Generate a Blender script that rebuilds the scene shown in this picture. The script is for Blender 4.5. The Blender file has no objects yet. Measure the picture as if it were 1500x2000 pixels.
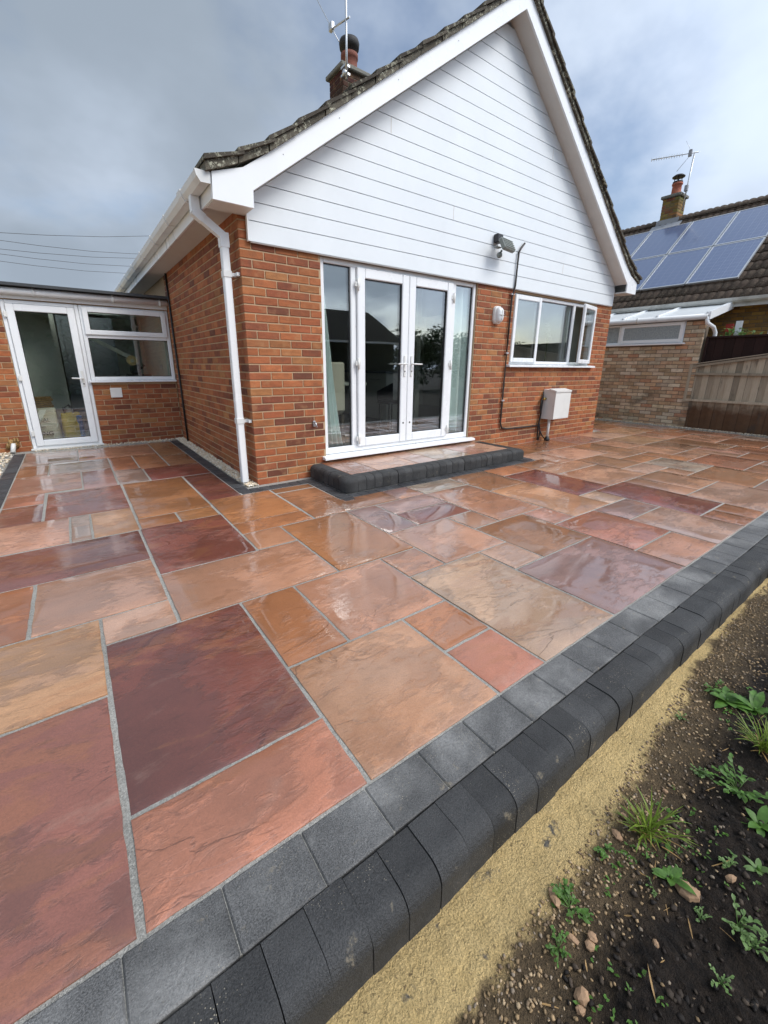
import bpy, math, random
from mathutils import Vector, Matrix, noise
from math import radians, sin, cos, pi
random.seed(7)
SC = bpy.context.scene
COL = SC.collection

# ------------------------------------------------------------------ camera
CAM = (-1.38717, -4.02596, 1.17468); YAW, PIT, ROL = 0.63042, -0.28883, 0.00815
FPX, CX, CY = 807.24, 742.57, 955.43
fw = Vector((sin(YAW)*cos(PIT), cos(YAW)*cos(PIT), sin(PIT)))
r0 = Vector((cos(YAW), -sin(YAW), 0)); u0 = r0.cross(fw)
rt = r0*cos(ROL) + u0*sin(ROL); up = -r0*sin(ROL) + u0*cos(ROL)
cd = bpy.data.cameras.new('camera'); cam = bpy.data.objects.new('camera', cd); COL.objects.link(cam)
m = Matrix((rt, up, -fw)).transposed().to_4x4(); m.translation = CAM; cam.matrix_world = m
cd.sensor_fit = 'HORIZONTAL'; cd.sensor_width = 36.0; cd.lens = FPX/1500*36
cd.shift_x = (750-CX)/1500; cd.shift_y = (CY-1000)/1500
cd.clip_start = 0.05; cd.clip_end = 2000
SC.camera = cam
def topx(x, y, z):
    d = Vector((x, y, z)) - Vector(CAM); w = d.dot(fw)
    if w < 0.05: return None
    return CX+FPX*d.dot(rt)/w, CY-FPX*d.dot(up)/w, w

# ------------------------------------------------------------------ world, sun, exposure
SUN_DIR = Vector((0.42, -0.80, 0.95)).normalized()
W = bpy.data.worlds.new('World'); SC.world = W; W.use_nodes = True
def build_world():
    nt = W.node_tree; nt.nodes.clear(); L = nt.links.new
    def nd(t, **k):
        n = nt.nodes.new(t)
        for a, b in k.items(): setattr(n, a, b)
        return n
    out = nd('ShaderNodeOutputWorld'); bg = nd('ShaderNodeBackground'); L(bg.outputs[0], out.inputs[0])
    bg.inputs[1].default_value = 0.1
    sky = nd('ShaderNodeTexSky', sky_type='NISHITA', sun_disc=False)
    sky.sun_elevation = math.asin(SUN_DIR.z); sky.sun_rotation = math.atan2(SUN_DIR.x, SUN_DIR.y)
    sky.air_density = 1.0; sky.dust_density = 1.5
    geo = nd('ShaderNodeTexCoord'); sep = nd('ShaderNodeSeparateXYZ'); L(geo.outputs['Generated'], sep.inputs[0])
    def mth(op, a, b=None, c=None):
        n = nd('ShaderNodeMath', operation=op)
        for i, v in enumerate((a, b, c)):
            if v is None: continue
            if isinstance(v, (int, float)): n.inputs[i].default_value = v
            else: L(v, n.inputs[i])
        return n.outputs[0]
    zz = mth('ADD', mth('MAXIMUM', sep.outputs[2], 0.0), 0.42)
    cmb = nd('ShaderNodeCombineXYZ')
    L(mth('DIVIDE', sep.outputs[0], zz), cmb.inputs[0]); L(mth('DIVIDE', sep.outputs[1], zz), cmb.inputs[1])
    def noi(scale, detail, off, rough=0.55, dist=0.0):
        a = nd('ShaderNodeVectorMath', operation='ADD'); L(cmb.outputs[0], a.inputs[0]); a.inputs[1].default_value = off
        n = nd('ShaderNodeTexNoise'); n.inputs['Scale'].default_value = scale; n.inputs['Detail'].default_value = detail
        n.inputs['Roughness'].default_value = rough; n.inputs['Distortion'].default_value = dist
        L(a.outputs[0], n.inputs['Vector']); return n.outputs[0]
    def mapr(v, a, b, c=0.0, d=1.0):
        n = nd('ShaderNodeMapRange', interpolation_type='SMOOTHSTEP'); L(v, n.inputs[0])
        for i, q in enumerate((a, b, c, d)): n.inputs[i+1].default_value = q
        return n.outputs[0]
    big = noi(0.60, 2.0, (3.7, 8.2, 7.5), 0.5)          # thick / thin cover
    mid = noi(1.9, 6.0, (2.0, 9.0, 3.0), 0.52, 0.1)       # cloud texture
    cover = mth('ADD', mth('MULTIPLY', mid, 0.75), mth('MULTIPLY', big, 0.45))
    mask = mapr(cover, 0.42, 0.64)
    dark = mapr(mth('ADD', mth('MULTIPLY', big, 0.85), mth('MULTIPLY', noi(1.7, 5.0, (7.7, 1.3, 5.0), 0.52), 0.45)), 0.55, 0.80)
    mixc = nd('ShaderNodeMix', data_type='RGBA'); L(dark, mixc.inputs[0])
    mixc.inputs[6].default_value = (3.35, 3.85, 4.65, 1); mixc.inputs[7].default_value = (1.75, 2.08, 2.5, 1)
    sc = nd('ShaderNodeVectorMath', operation='SCALE'); L(sky.outputs[0], sc.inputs[0]); sc.inputs['Scale'].default_value = 0.72
    mx = nd('ShaderNodeMix', data_type='RGBA'); L(mask, mx.inputs[0]); L(sc.outputs[0], mx.inputs[6]); L(mixc.outputs[2], mx.inputs[7])
    sunv = nd('ShaderNodeVectorMath', operation='DOT_PRODUCT'); L(geo.outputs['Generated'], sunv.inputs[0]); sunv.inputs[1].default_value = SUN_DIR
    glow = mth('ADD', mth('MULTIPLY', mth('POWER', mth('MAXIMUM', sunv.outputs['Value'], 0.0), 2.0), 1.6), 1.0)   # cloud is brighter towards the veiled sun
    fin = nd('ShaderNodeVectorMath', operation='SCALE'); L(mx.outputs[2], fin.inputs[0]); L(glow, fin.inputs['Scale'])
    L(fin.outputs[0], bg.inputs[0])
build_world()
sd = bpy.data.lights.new('sun', 'SUN'); sd.energy = 1.1; sd.angle = radians(28); sd.color = (1.0, 0.96, 0.9)
sun = bpy.data.objects.new('sun', sd); COL.objects.link(sun); sun.rotation_euler = SUN_DIR.to_track_quat('Z', 'Y').to_euler()
vs = SC.view_settings; vs.view_transform = 'Standard'; vs.look = 'None'; vs.exposure = 1.03; vs.gamma = 1.0; vs.use_curve_mapping = False
SC.render.resolution_x = 768; SC.render.resolution_y = 1024

# ------------------------------------------------------------------ material helpers
class NT:
    def __init__(s, name):
        s.m = bpy.data.materials.new(name); s.m.use_nodes = True; s.t = s.m.node_tree; s.t.nodes.clear()
        s.out = s.n('ShaderNodeOutputMaterial')
    def n(s, t, **k):
        x = s.t.nodes.new(t)
        for a, b in k.items(): setattr(x, a, b)
        return x
    def set(s, sock, v):
        if v is None: return
        if isinstance(v, bpy.types.NodeSocket): s.t.links.new(v, sock)
        else:
            if isinstance(v, tuple) and len(v) == 3 and sock.type == 'RGBA': v = v + (1,)
            sock.default_value = v
    def math(s, op, a, b=None, c=None, clamp=False):
        x = s.n('ShaderNodeMath', operation=op); x.use_clamp = clamp
        for i, v in enumerate((a, b, c)): s.set(x.inputs[i], v)
        return x.outputs[0]
    def vmath(s, op, a, b=None, scale=None):
        x = s.n('ShaderNodeVectorMath', operation=op); s.set(x.inputs[0], a)
        if b is not None: s.set(x.inputs[1], b)
        if scale is not None: s.set(x.inputs['Scale'], scale)
        return x.outputs[0]
    def noise(s, vec, scale, detail=4, rough=.55, dist=0.0, color=False):
        x = s.n('ShaderNodeTexNoise'); s.set(x.inputs['Vector'], vec); s.set(x.inputs['Scale'], scale)
        s.set(x.inputs['Detail'], detail); s.set(x.inputs['Roughness'], rough); s.set(x.inputs['Distortion'], dist)
        return x.outputs[1 if color else 0]
    def voro(s, vec, scale, feature='F1', out=0):
        x = s.n('ShaderNodeTexVoronoi', feature=feature); s.set(x.inputs['Vector'], vec); s.set(x.inputs['Scale'], scale); return x.outputs[out]
    def mapr(s, v, a, b, c=0., d=1., smooth=True):
        x = s.n('ShaderNodeMapRange', interpolation_type='SMOOTHSTEP' if smooth else 'LINEAR'); s.set(x.inputs[0], v)
        for i, q in enumerate((a, b, c, d)): s.set(x.inputs[i+1], q)
        return x.outputs[0]
    def mix(s, f, a, b, mode='MIX'):
        x = s.n('ShaderNodeMix', data_type='RGBA', blend_type=mode); s.set(x.inputs[0], f); s.set(x.inputs[6], a); s.set(x.inputs[7], b); return x.outputs[2]
    def mixf(s, f, a, b):
        x = s.n('ShaderNodeMix', data_type='FLOAT'); s.set(x.inputs[0], f); s.set(x.inputs[2], a); s.set(x.inputs[3], b); return x.outputs[0]
    def n_dot(s, a, b):
        x = s.n('ShaderNodeVectorMath', operation='DOT_PRODUCT'); s.set(x.inputs[0], a); s.set(x.inputs[1], b); return x.outputs['Value']
    def scale(s, col, f):
        return s.vmath('SCALE', col, scale=f)
    def obj(s): return s.n('ShaderNodeTexCoord').outputs['Object']
    def pos(s): return s.n('ShaderNodeNewGeometry').outputs['Position']
    def info(s): return s.n('ShaderNodeObjectInfo')
    def rnd(s, vec, k=37.0):
        i = s.info(); c = s.n('ShaderNodeCombineXYZ'); q = s.math('MULTIPLY', i.outputs['Random'], k)
        for a in range(3): s.set(c.inputs[a], q)
        return s.vmath('ADD', vec, c.outputs[0])
    def mapping(s, vec, rot=(0,0,0), sc=(1,1,1)):
        x = s.n('ShaderNodeMapping'); s.set(x.inputs[0], vec); s.set(x.inputs[2], rot); s.set(x.inputs[3], sc); return x.outputs[0]
    def bump(s, h, strength=.3, dist=.01):
        x = s.n('ShaderNodeBump'); s.set(x.inputs['Strength'], strength); s.set(x.inputs['Distance'], dist); s.set(x.inputs['Height'], h); return x.outputs[0]
    def bsdf(s, col, rough=.5, normal=None, metallic=0., spec=.5, **kw):
        b = s.n('ShaderNodeBsdfPrincipled'); s.set(b.inputs['Base Color'], col); s.set(b.inputs['Roughness'], rough)
        s.set(b.inputs['Metallic'], metallic); s.set(b.inputs['Specular IOR Level'], spec)
        if normal is not None: s.set(b.inputs['Normal'], normal)
        for k, v in kw.items(): s.set(b.inputs[k.replace('_', ' ')], v)
        s.t.links.new(b.outputs[0], s.out.inputs[0]); return b
def simple(name, col, rough=.5, var=.12, nscale=6., bump=0., bscale=60., metallic=0., spec=.5, grime=0., **kw):
    t = NT(name); p = t.obj(); n1 = t.noise(p, nscale, 5, .6)
    c = t.scale(t.mix(0., col, col), t.mapr(n1, .25, .75, 1-var, 1+var, False))
    if grime:
        g = t.mapr(t.noise(t.pos(), 2.3, 6, .65), .5, .75); c = t.mix(t.math('MULTIPLY', g, grime), c, (.16, .15, .12))
    nm = t.bump(t.noise(p, bscale, 4, .6), bump, .004) if bump else None
    t.bsdf(c, t.mapr(n1, .2, .8, rough*.85, min(1, rough*1.15), False), nm, metallic, spec, **kw); return t.m

M = {}
def brick_mat(name, joined, buff=False):
    t = NT(name); 
    if joined:
        a = t.n('ShaderNodeAttribute', attribute_name='Col'); base = a.outputs['Color']; p = t.pos()
    else:
        base = t.info().outputs['Color']; p = t.rnd(t.obj(), 50.)
    st = t.noise(t.mapping(p, sc=(3.5, 3.5, 11.)), 3., 5, .6)
    bl = t.noise(p, 9., 3, .5); fine = t.noise(p, 130., 3, .6)
    c = t.scale(base, t.mapr(st, .25, .75, .78, 1.2, False))
    c = t.mix(t.math('MULTIPLY', t.mapr(bl, .5, .7), .6), c, t.mix(.5, base, (.10, .052, .036)))
    c = t.mix(t.math('MULTIPLY', t.mapr(bl, .46, .28), .35), c, (.50, .42, .33) if buff else (.42, .23, .11))
    c = t.scale(c, t.mapr(fine, .3, .7, .88, 1.1, False))
    if buff:
        sz = t.n('ShaderNodeSeparateXYZ'); t.set(sz.inputs[0], t.pos()); stn = t.noise(t.mapping(t.pos(), sc=(1., 1., 1.6)), 2.2, 5, .6)
        c = t.mix(t.math('MULTIPLY', t.mapr(t.math('SUBTRACT', stn, t.math('MULTIPLY', sz.outputs[2], .10)),   .46, .66), .6), c, (.075, .055, .035))
    h = t.math('ADD', t.math('MULTIPLY', fine, .5), st)
    t.bsdf(c, .78, t.bump(h, .5, .004), spec=.3); return t.m
M['brick'] = brick_mat('brick_clay', False); M['brick_far'] = brick_mat('brick_clay_far', True); M['brick_buff'] = brick_mat('brick_buff', False, True); M['brick_buff_far'] = brick_mat('brick_buff_far', True, True)
def mortar(name, a, b):
    t = NT(name); p = t.pos(); c = t.mix(t.noise(p, 5., 5), a, b); f = t.noise(p, 160., 3)
    c = t.scale(c, t.mapr(f, .3, .7, .82, 1.12, False)); t.bsdf(c, .92, t.bump(f, .5, .004), spec=.2); return t.m
M['mortar'] = mortar('mortar', (.38, .26, .16), (.52, .38, .24))
M['mortar_grey'] = mortar('mortar_dirty', (.13, .105, .08), (.22, .18, .14))
def stone_mat():
    t = NT('wet_sandstone'); o = t.obj(); p = t.rnd(o, 61.); base = t.info().outputs['Color']; rv = t.info().outputs['Random']
    ang = t.n('ShaderNodeCombineXYZ'); t.set(ang.inputs[2], t.math('MULTIPLY', rv, 6.28))
    mp = t.n('ShaderNodeMapping'); t.set(mp.inputs[0], p); t.t.links.new(ang.outputs[0], mp.inputs[2]); t.set(mp.inputs[3], (1., 2.4, 1.)); q = mp.outputs[0]
    band = t.noise(q, 1.9, 9, .62, .6); cloud = t.noise(p, 2.6, 9, .66, .4); blot = t.noise(q, 7.5, 8, .68, .3); fine = t.noise(p, 210., 3, .65); spk = t.voro(p, 85.)
    c = t.scale(base, t.mapr(cloud, .25, .75, .72, 1.28, False))
    c = t.mix(t.math('MULTIPLY', t.mapr(band, .52, .60), .62), c, t.mix(.55, base, (.30, .115, .040)))
    c = t.mix(t.math('MULTIPLY', t.mapr(band, .44, .34), .55), c, t.mix(.6, base, (.34, .21, .155)))
    c = t.mix(t.math('MULTIPLY', t.mapr(blot, .56, .66), .4), c, t.scale(base, .55))
    c = t.mix(t.math('MULTIPLY', t.mapr(spk, .14, .06), .35), c, t.scale(base, .4))
    c = t.scale(c, t.mapr(fine, .3, .7, .86, 1.14, False))
    lm = t.mapr(t.noise(p, 1.6, 2, .5), .47, .60)                          # only some areas split into ledges
    rn = t.noise(q, 2.3, 5, .55, .7); ridge = t.math('ABSOLUTE', t.math('SUBTRACT', rn, .5)); led = t.mapr(rn, .485, .515)
    led2 = t.mapr(t.noise(q, 5.5, 4, .6, .8), .47, .54)
    riv = t.noise(q, 13., 7, .66, .35); roll = t.noise(p, 1.7, 2, .5)
    ppos = t.pos(); amt = t.mapr(t.noise(ppos, .75, 3, .5), .30, .55)
    film = t.mapr(t.math('ADD', t.math('MULTIPLY', t.noise(p, 2.2, 3, .55, .4), .75), t.math('MULTIPLY', riv, .35)), .605, .545)
    film = t.math('MULTIPLY', film, t.math('ADD', t.math('MULTIPLY', amt, .45), .55))
    c = t.scale(c, t.mapr(film, 0., 1., 1.08, .78, False))
    c = t.mix(t.math('MULTIPLY', t.math('MULTIPLY', t.mapr(ridge, .014, .0), lm), .42), c, t.scale(base, .3))
    relief = t.math('ADD', t.math('MULTIPLY', t.math('MULTIPLY', led, lm), .42), t.math('MULTIPLY', t.math('MULTIPLY', led2, lm), .16))
    h = t.math('ADD', t.math('ADD', t.math('MULTIPLY', roll, .8), t.math('MULTIPLY', riv, t.mixf(film, .62, .05))), t.math('ADD', relief, t.math('MULTIPLY', fine, t.mixf(film, .05, .004))))
    n = t.bump(h, .55, .012)
    nc = t.bump(t.math('ADD', t.math('ADD', t.math('MULTIPLY', roll, .35), t.math('MULTIPLY', relief, t.mixf(film, .8, .25))), t.math('MULTIPLY', riv, t.mixf(film, .60, .02))), .24, .012)
    b = t.bsdf(c, .5, n, spec=.35)
    t.set(b.inputs['Coat Weight'], t.mixf(film, .85, 1.)); t.set(b.inputs['Coat Roughness'], t.mixf(film, .13, .008)); t.set(b.inputs['Coat IOR'], 1.75); t.set(b.inputs['Coat Normal'], nc)
    return t.m
M['slab'] = stone_mat()
def block_mat(name, col, wetness, dust, vary=.5):
    t = NT(name); p = t.rnd(t.obj(), 43.); w = t.pos(); base = t.scale(t.mix(0., col, col), t.math('ADD', 1-vary/2, t.math('MULTIPLY', t.info().outputs['Random'], vary)))
    f = t.noise(p, 320., 2, .7); f2 = t.noise(p, 120., 3, .7); g = t.noise(w, 3.2, 5, .6); sp = t.voro(w, 70.); bl = t.noise(p, 7., 4, .6)
    c = t.scale(base, t.mapr(f, .3, .7, .45, 1.7, False)); c = t.scale(c, t.mapr(bl, .3, .7, .75, 1.3, False))
    c = t.mix(t.math('MULTIPLY', t.mapr(g, .46, .68), dust), c, t.scale(t.mix(0., (.33, .325, .31), (.33, .325, .31)), t.mapr(f2, .3, .7, .6, 1.3, False)))
    c = t.mix(t.math('MULTIPLY', t.mapr(t.voro(w, 150.), .22, .12), t.mapr(t.noise(w, 5., 5, .7), .52, .66)), c, (.40, .35, .26))
    c = t.mix(t.math('MULTIPLY', t.mapr(t.noise(w, 14., 5, .7), .62, .72), .5), c, (.30, .25, .17))
    r = t.mapr(g, .3, .7, .66-wetness, .82, False)
    t.bsdf(c, r, t.bump(t.math('ADD', t.math('ADD', f, f2), t.math('MULTIPLY', t.noise(p, 18., 3), .8)), .6, .005), spec=.4); return t.m
M['kerb'] = block_mat('charcoal_kerb', (.032, .032, .032), .10, .05, .55); M['sett'] = block_mat('charcoal_sett', (.088, .087, .085), .28, .5, .4)
M['wetsett'] = block_mat('charcoal_sett_wet', (.036, .037, .040), .38, .08)
def joint_mat():
    t = NT('jointing_grit'); p = t.pos(); v = t.voro(p, 260., out=1); f = t.noise(p, 320., 3)
    c = t.mix(f, (.22, .215, .195), (.50, .48, .43)); c = t.scale(c, t.mapr(t.n_dot(v, (.33, .33, .33)), .2, .8, .7, 1.25, False)); c = t.scale(c, t.mapr(t.noise(p, 1.1, 3), .3, .7, .72, 1.15, False))
    t.bsdf(c, .85, t.bump(f, .9, .006), spec=.3); return t.m
M['joint'] = joint_mat()
M['upvc'] = simple('white_upvc', (.80, .82, .83), .28, .025, 2.)
M['clad'] = simple('white_cladding', (.73, .77, .79), .38, .04, 1.6, grime=.04)
M['gutter'] = simple('white_gutter_plastic', (.70, .71, .70), .4, .06, 3., grime=.22)
M['oldwhite'] = simple('weathered_white_paint', (.60, .60, .56), .5, .12, 4., grime=.5)
M['soffit'] = simple('soffit_board', (.62, .60, .56), .5, .06)
M['seal'] = simple('black_rubber_seal', (.02, .02, .02), .6)
M['gap'] = simple('groove_shade_grey', (.40, .42, .43), .6)  # groove shade put into the grey of the backing between boards
M['chrome'] = simple('brushed_metal', (.72, .72, .72), .22, .04, metallic=1.)
M['galv'] = simple('galvanised_steel', (.55, .56, .57), .4, .15, 20., metallic=.9)
M['blackpl'] = simple('black_plastic', (.018, .018, .02), .45)
M['brownpipe'] = simple('dark_pipe', (.035, .028, .024), .5, .3, 12.)
M['greycase'] = simple('grey_metal_case', (.20, .22, .20), .45, .1, 30.)
M['lead'] = simple('lead_flashing', (.28, .29, .31), .55, .2, 9.)
M['pot'] = simple('terracotta', (.34, .10, .055), .75, .3, 10., .4)
M['potold'] = simple('old_terracotta', (.17, .055, .034), .8, .4, 10., .4); M['potdark'] = simple('sooty_cowl', (.022, .020, .02), .7, .3, 10.)
M['verge'] = None; M['conc'] = simple('weathered_concrete', (.17, .165, .14), .9, .35, 14., .6, 90.)
M['felt'] = simple('roof_felt', (.055, .06, .065), .9, .2, 20., .4)
M['roomwall'] = simple('painted_plaster', (.68, .70, .62), .8, .04); M['roomfloor'] = simple('grey_floor', (.22, .21, .19), .35, .1)
M['roomdark'] = simple('grey_cupboard', (.20, .22, .24), .5, .05)
def tile_mat(name, a, b, lichen, lich=1.0):
    t = NT(name); p = t.rnd(t.obj(), 21.); w = t.pos(); n1 = t.noise(p, 14., 5, .65); f = t.noise(w, 120., 3)
    c = t.mix(n1, a, b); c = t.scale(c, t.math('ADD', .7, t.math('MULTIPLY', t.info().outputs['Random'], .6)))
    l = t.math('MULTIPLY', t.mapr(t.noise(w, 26., 6, .75), .50, .57), t.mapr(t.noise(w, 5., 3), .36, .54))
    c = t.mix(t.math('MULTIPLY', l, lich), c, lichen); c = t.scale(c, t.mapr(f, .3, .7, .75, 1.2, False))
    t.bsdf(c, .9, t.bump(t.math('ADD', f, t.math('MULTIPLY', l, 1.5)), .7, .006), spec=.25); return t.m
M['tile'] = tile_mat('lichened_concrete_tile', (.045, .038, .030), (.11, .095, .075), (.34, .33, .25), .9)
M['verge'] = tile_mat('lichened_mortar', (.060, .052, .040), (.15, .135, .105), (.46, .45, .35), 1.); M['ntile'] = tile_mat('brown_concrete_tile', (.055, .038, .030), (.13, .095, .070), (.24, .20, .14), .4)
def glass_mat(name, tint, ior, rough=0.0, dirt=.0):
    t = NT(name); ge = t.n('ShaderNodeNewGeometry'); cs = t.math('ABSOLUTE', t.n_dot(ge.outputs['Normal'], ge.outputs['Incoming'])); fr = t.math('ADD', ior, t.math('MULTIPLY', 1-ior, t.math('POWER', t.math('SUBTRACT', 1., cs), 5.)))
    tr = t.n('ShaderNodeBsdfTransparent'); tr.inputs[0].default_value = tint + (1,)
    gl = t.n('ShaderNodeBsdfGlossy'); gl.inputs['Roughness'].default_value = rough; gl.inputs[0].default_value = (.93, .96, 1, 1)
    wv = t.noise(t.pos(), 1.3, 2); t.set(gl.inputs['Normal'], t.bump(wv, .02, .02))
    mx = t.n('ShaderNodeMixShader'); t.t.links.new(fr, mx.inputs[0]); t.t.links.new(tr.outputs[0], mx.inputs[1]); t.t.links.new(gl.outputs[0], mx.inputs[2])
    t.t.links.new(mx.outputs[0], t.out.inputs[0]); return t.m
M['glass'] = glass_mat('window_glass', (.92, .95, .93), .18)
M['frost'] = simple('frosted_glass', (.30, .34, .35), .3, .3, 40., .3, 60.)
def pv_mat():
    t = NT('solar_cells'); u = t.n('ShaderNodeTexCoord').outputs['UV']; s = t.n('ShaderNodeSeparateXYZ'); t.set(s.inputs[0], u)
    def grid(sock, n, w): 
        fr = t.math('FRACT', t.math('MULTIPLY', sock, n)); d = t.math('ABSOLUTE', t.math('SUBTRACT', fr, .5)); return t.mapr(d, .5-w, .5, 0, 1)
    g = t.math('MAXIMUM', grid(s.outputs[0], 6, .03), grid(s.outputs[1], 10, .03)); bus = grid(s.outputs[0], 18, .05)
    c = t.mix(t.noise(u, 30., 3), (.085, .115, .205), (.12, .155, .26)); c = t.mix(t.math('MULTIPLY', bus, .35), c, (.30, .34, .42)); c = t.mix(t.math('MULTIPLY', g, .55), c, (.35, .38, .45))
    t.bsdf(c, .22, None, spec=.8, Coat_Weight=.6); return t.m
M['pv'] = pv_mat(); M['alu'] = simple('aluminium_frame', (.55, .56, .57), .35, .05, metallic=.6)
def wood_mat(name, a, b, grime):
    t = NT(name); p = t.rnd(t.obj(), 17.); g = t.noise(t.mapping(p, sc=(30., 30., 1.6)), 3., 6, .65, .3); c = t.mix(g, a, b)
    c = t.scale(c, t.math('ADD', .6, t.math('MULTIPLY', t.info().outputs['Random'], .65)))
    s = t.n('ShaderNodeSeparateXYZ'); t.set(s.inputs[0], t.pos())
    dn = t.mapr(t.math('ADD', s.outputs[2], t.math('MULTIPLY', t.noise(t.pos(), 5., 4), .35)), .78, .52)
    c = t.mix(t.math('MULTIPLY', dn, grime), c, t.mix(t.noise(t.pos(), 8., 5), (.050, .022, .012), (.15, .075, .035)))
    st = t.mapr(t.noise(t.mapping(t.pos(), sc=(3., 5., 2.)), 1.6, 5, .6), .55, .72); c = t.mix(t.math('MULTIPLY', st, .55*grime), c, (.06, .055, .05))
    t.bsdf(c, .82, t.bump(g, .4, .004), spec=.25); return t.m
M['fence'] = wood_mat('weathered_grey_timber', (.25, .20, .135), (.52, .46, .36), .95); M['fencedark'] = wood_mat('dark_stained_timber', (.022, .010, .009), (.045, .022, .018), .0)
def soil_mat():
    t = NT('soil_and_sand'); p = t.pos(); s = t.n('ShaderNodeSeparateXYZ'); t.set(s.inputs[0], p); y = s.outputs[1]
    n1 = t.noise(p, 5., 6, .62); n2 = t.noise(p, 26., 6, .65); f = t.noise(p, 240., 3, .6)
    yy = t.math('ADD', y, t.math('MULTIPLY', t.math('SUBTRACT', t.math('ADD', t.math('MULTIPLY', n1, .75), t.math('MULTIPLY', n2, .25)), .5), .26))
    xx = s.outputs[0]; edge = t.math('MULTIPLY', t.mapr(xx, -.7, 1.2), .135)      # the sand narrows away from the camera
    yy = t.math('SUBTRACT', yy, edge)
    sand = t.mapr(yy, -3.745, -3.70); mid = t.mapr(yy, -3.93, -3.76)
    soil = t.mix(t.mapr(n2, .3, .7), (.007, .005, .0038), (.034, .024, .017)); soil = t.mix(t.mapr(n1, .56, .75, 0, .7), soil, (.060, .042, .030))
    grit = t.mix(n2, (.06, .042, .025), (.22, .155, .085)); sc = t.mix(n2, (.70, .49, .20), (.86, .64, .31))
    sc = t.mix(t.mapr(t.noise(p, 9., 5, .7), .62, .72), sc, (.16, .15, .13))
    sc = t.scale(sc, t.mapr(t.noise(p, 3.3, 7, .7), .3, .7, .72, 1.15, False)); sc = t.mix(t.mapr(t.noise(p, 55., 4, .7), .60, .68, 0., .75), sc, (.20, .14, .075))
    c = t.mix(mid, soil, grit); c = t.mix(sand, c, sc); c = t.scale(c, t.mapr(f, .25, .75, .62, 1.35, False))
    n3 = t.noise(p, 90., 5, .7); h = t.math('ADD', t.math('ADD', f, t.math('MULTIPLY', n2, 2.)), t.math('MULTIPLY', n3, 2.)); t.bsdf(c, .9, t.bump(h, 1., .012), spec=.25); return t.m
M['soil'] = soil_mat()
def pebble_mat():
    t = NT('pebbles'); a = t.n('ShaderNodeAttribute', attribute_name='Col'); f = t.noise(t.pos(), 180., 3); t.bsdf(t.scale(a.outputs['Color'], t.mapr(f, .3, .7, .75, 1.2, False)), .75, t.bump(f, .4, .003), spec=.3); return t.m
M['pebble'] = pebble_mat()
def leaf_mat(name, col, tr):
    t = NT(name); p = t.rnd(t.obj(), 9.); n = t.noise(p, 40., 4); c = t.scale(t.mix(0., col, col), t.mapr(n, .3, .7, .6, 1.35, False))
    b = t.bsdf(c, .45, t.bump(n, .3, .004), spec=.35)
    tl = t.n('ShaderNodeBsdfTranslucent'); t.set(tl.inputs[0], t.scale(c, 1.4)); mx = t.n('ShaderNodeMixShader'); mx.inputs[0].default_value = tr
    t.t.links.new(b.outputs[0], mx.inputs[1]); t.t.links.new(tl.outputs[0], mx.inputs[2]); t.t.links.new(mx.outputs[0], t.out.inputs[0]); return t.m
M['leaf'] = leaf_mat('weed_leaf', (.085, .18, .030), .3); M['leafpale'] = leaf_mat('pale_weed_leaf', (.14, .23, .07), .3); M['grass'] = leaf_mat('grass_blade', (.16, .23, .03), .3); M['treeleaf'] = leaf_mat('tree_leaf', (.035, .065, .02), .2); M['dryleaf'] = leaf_mat('dry_stalk', (.33, .20, .075), .15)
M['bark'] = simple('bark', (.07, .055, .04), .9, .3, 12., .5)
M['stone'] = simple('loose_stone', (.34, .21, .12), .8, .35, 25., .6, 80.)
M['curtain'] = simple('mint_curtain', (.80, .88, .86), .85, .06, 8.); M['fabric'] = simple('cream_fabric', (.62, .58, .48), .85, .05)
M['plate'] = simple('painted_steel_white', (.72, .72, .69), .35, .03, 2., grime=.12)
M['brass'] = simple('brass_fitting', (.55, .40, .13), .35, .1, 20., metallic=.9)
M['sack'] = simple('cream_paper_sack', (.62, .58, .44), .8, .08, 9., .3, 30.); M['sackyellow'] = simple('yellow_plastic_sack', (.62, .44, .03), .45, .1); M['sackblue'] = simple('blue_plastic_sack', (.04, .17, .42), .45, .1); M['ink'] = simple('black_ink', (.03, .03, .03), .6)
M['darkroof'] = simple('dark_slate', (.010, .010, .011), .9, .2, spec=.05); M['cable'] = simple('black_cable', (.012, .012, .012), .5); M['poly'] = simple('white_polycarbonate', (.70, .72, .72), .3, .05, 2.)
M['amber'] = simple('pale_disc', (.62, .46, .22), .5); M['red'] = simple('red_paint', (.35, .03, .02), .4)
M['slabstep'] = M['slab']

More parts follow.
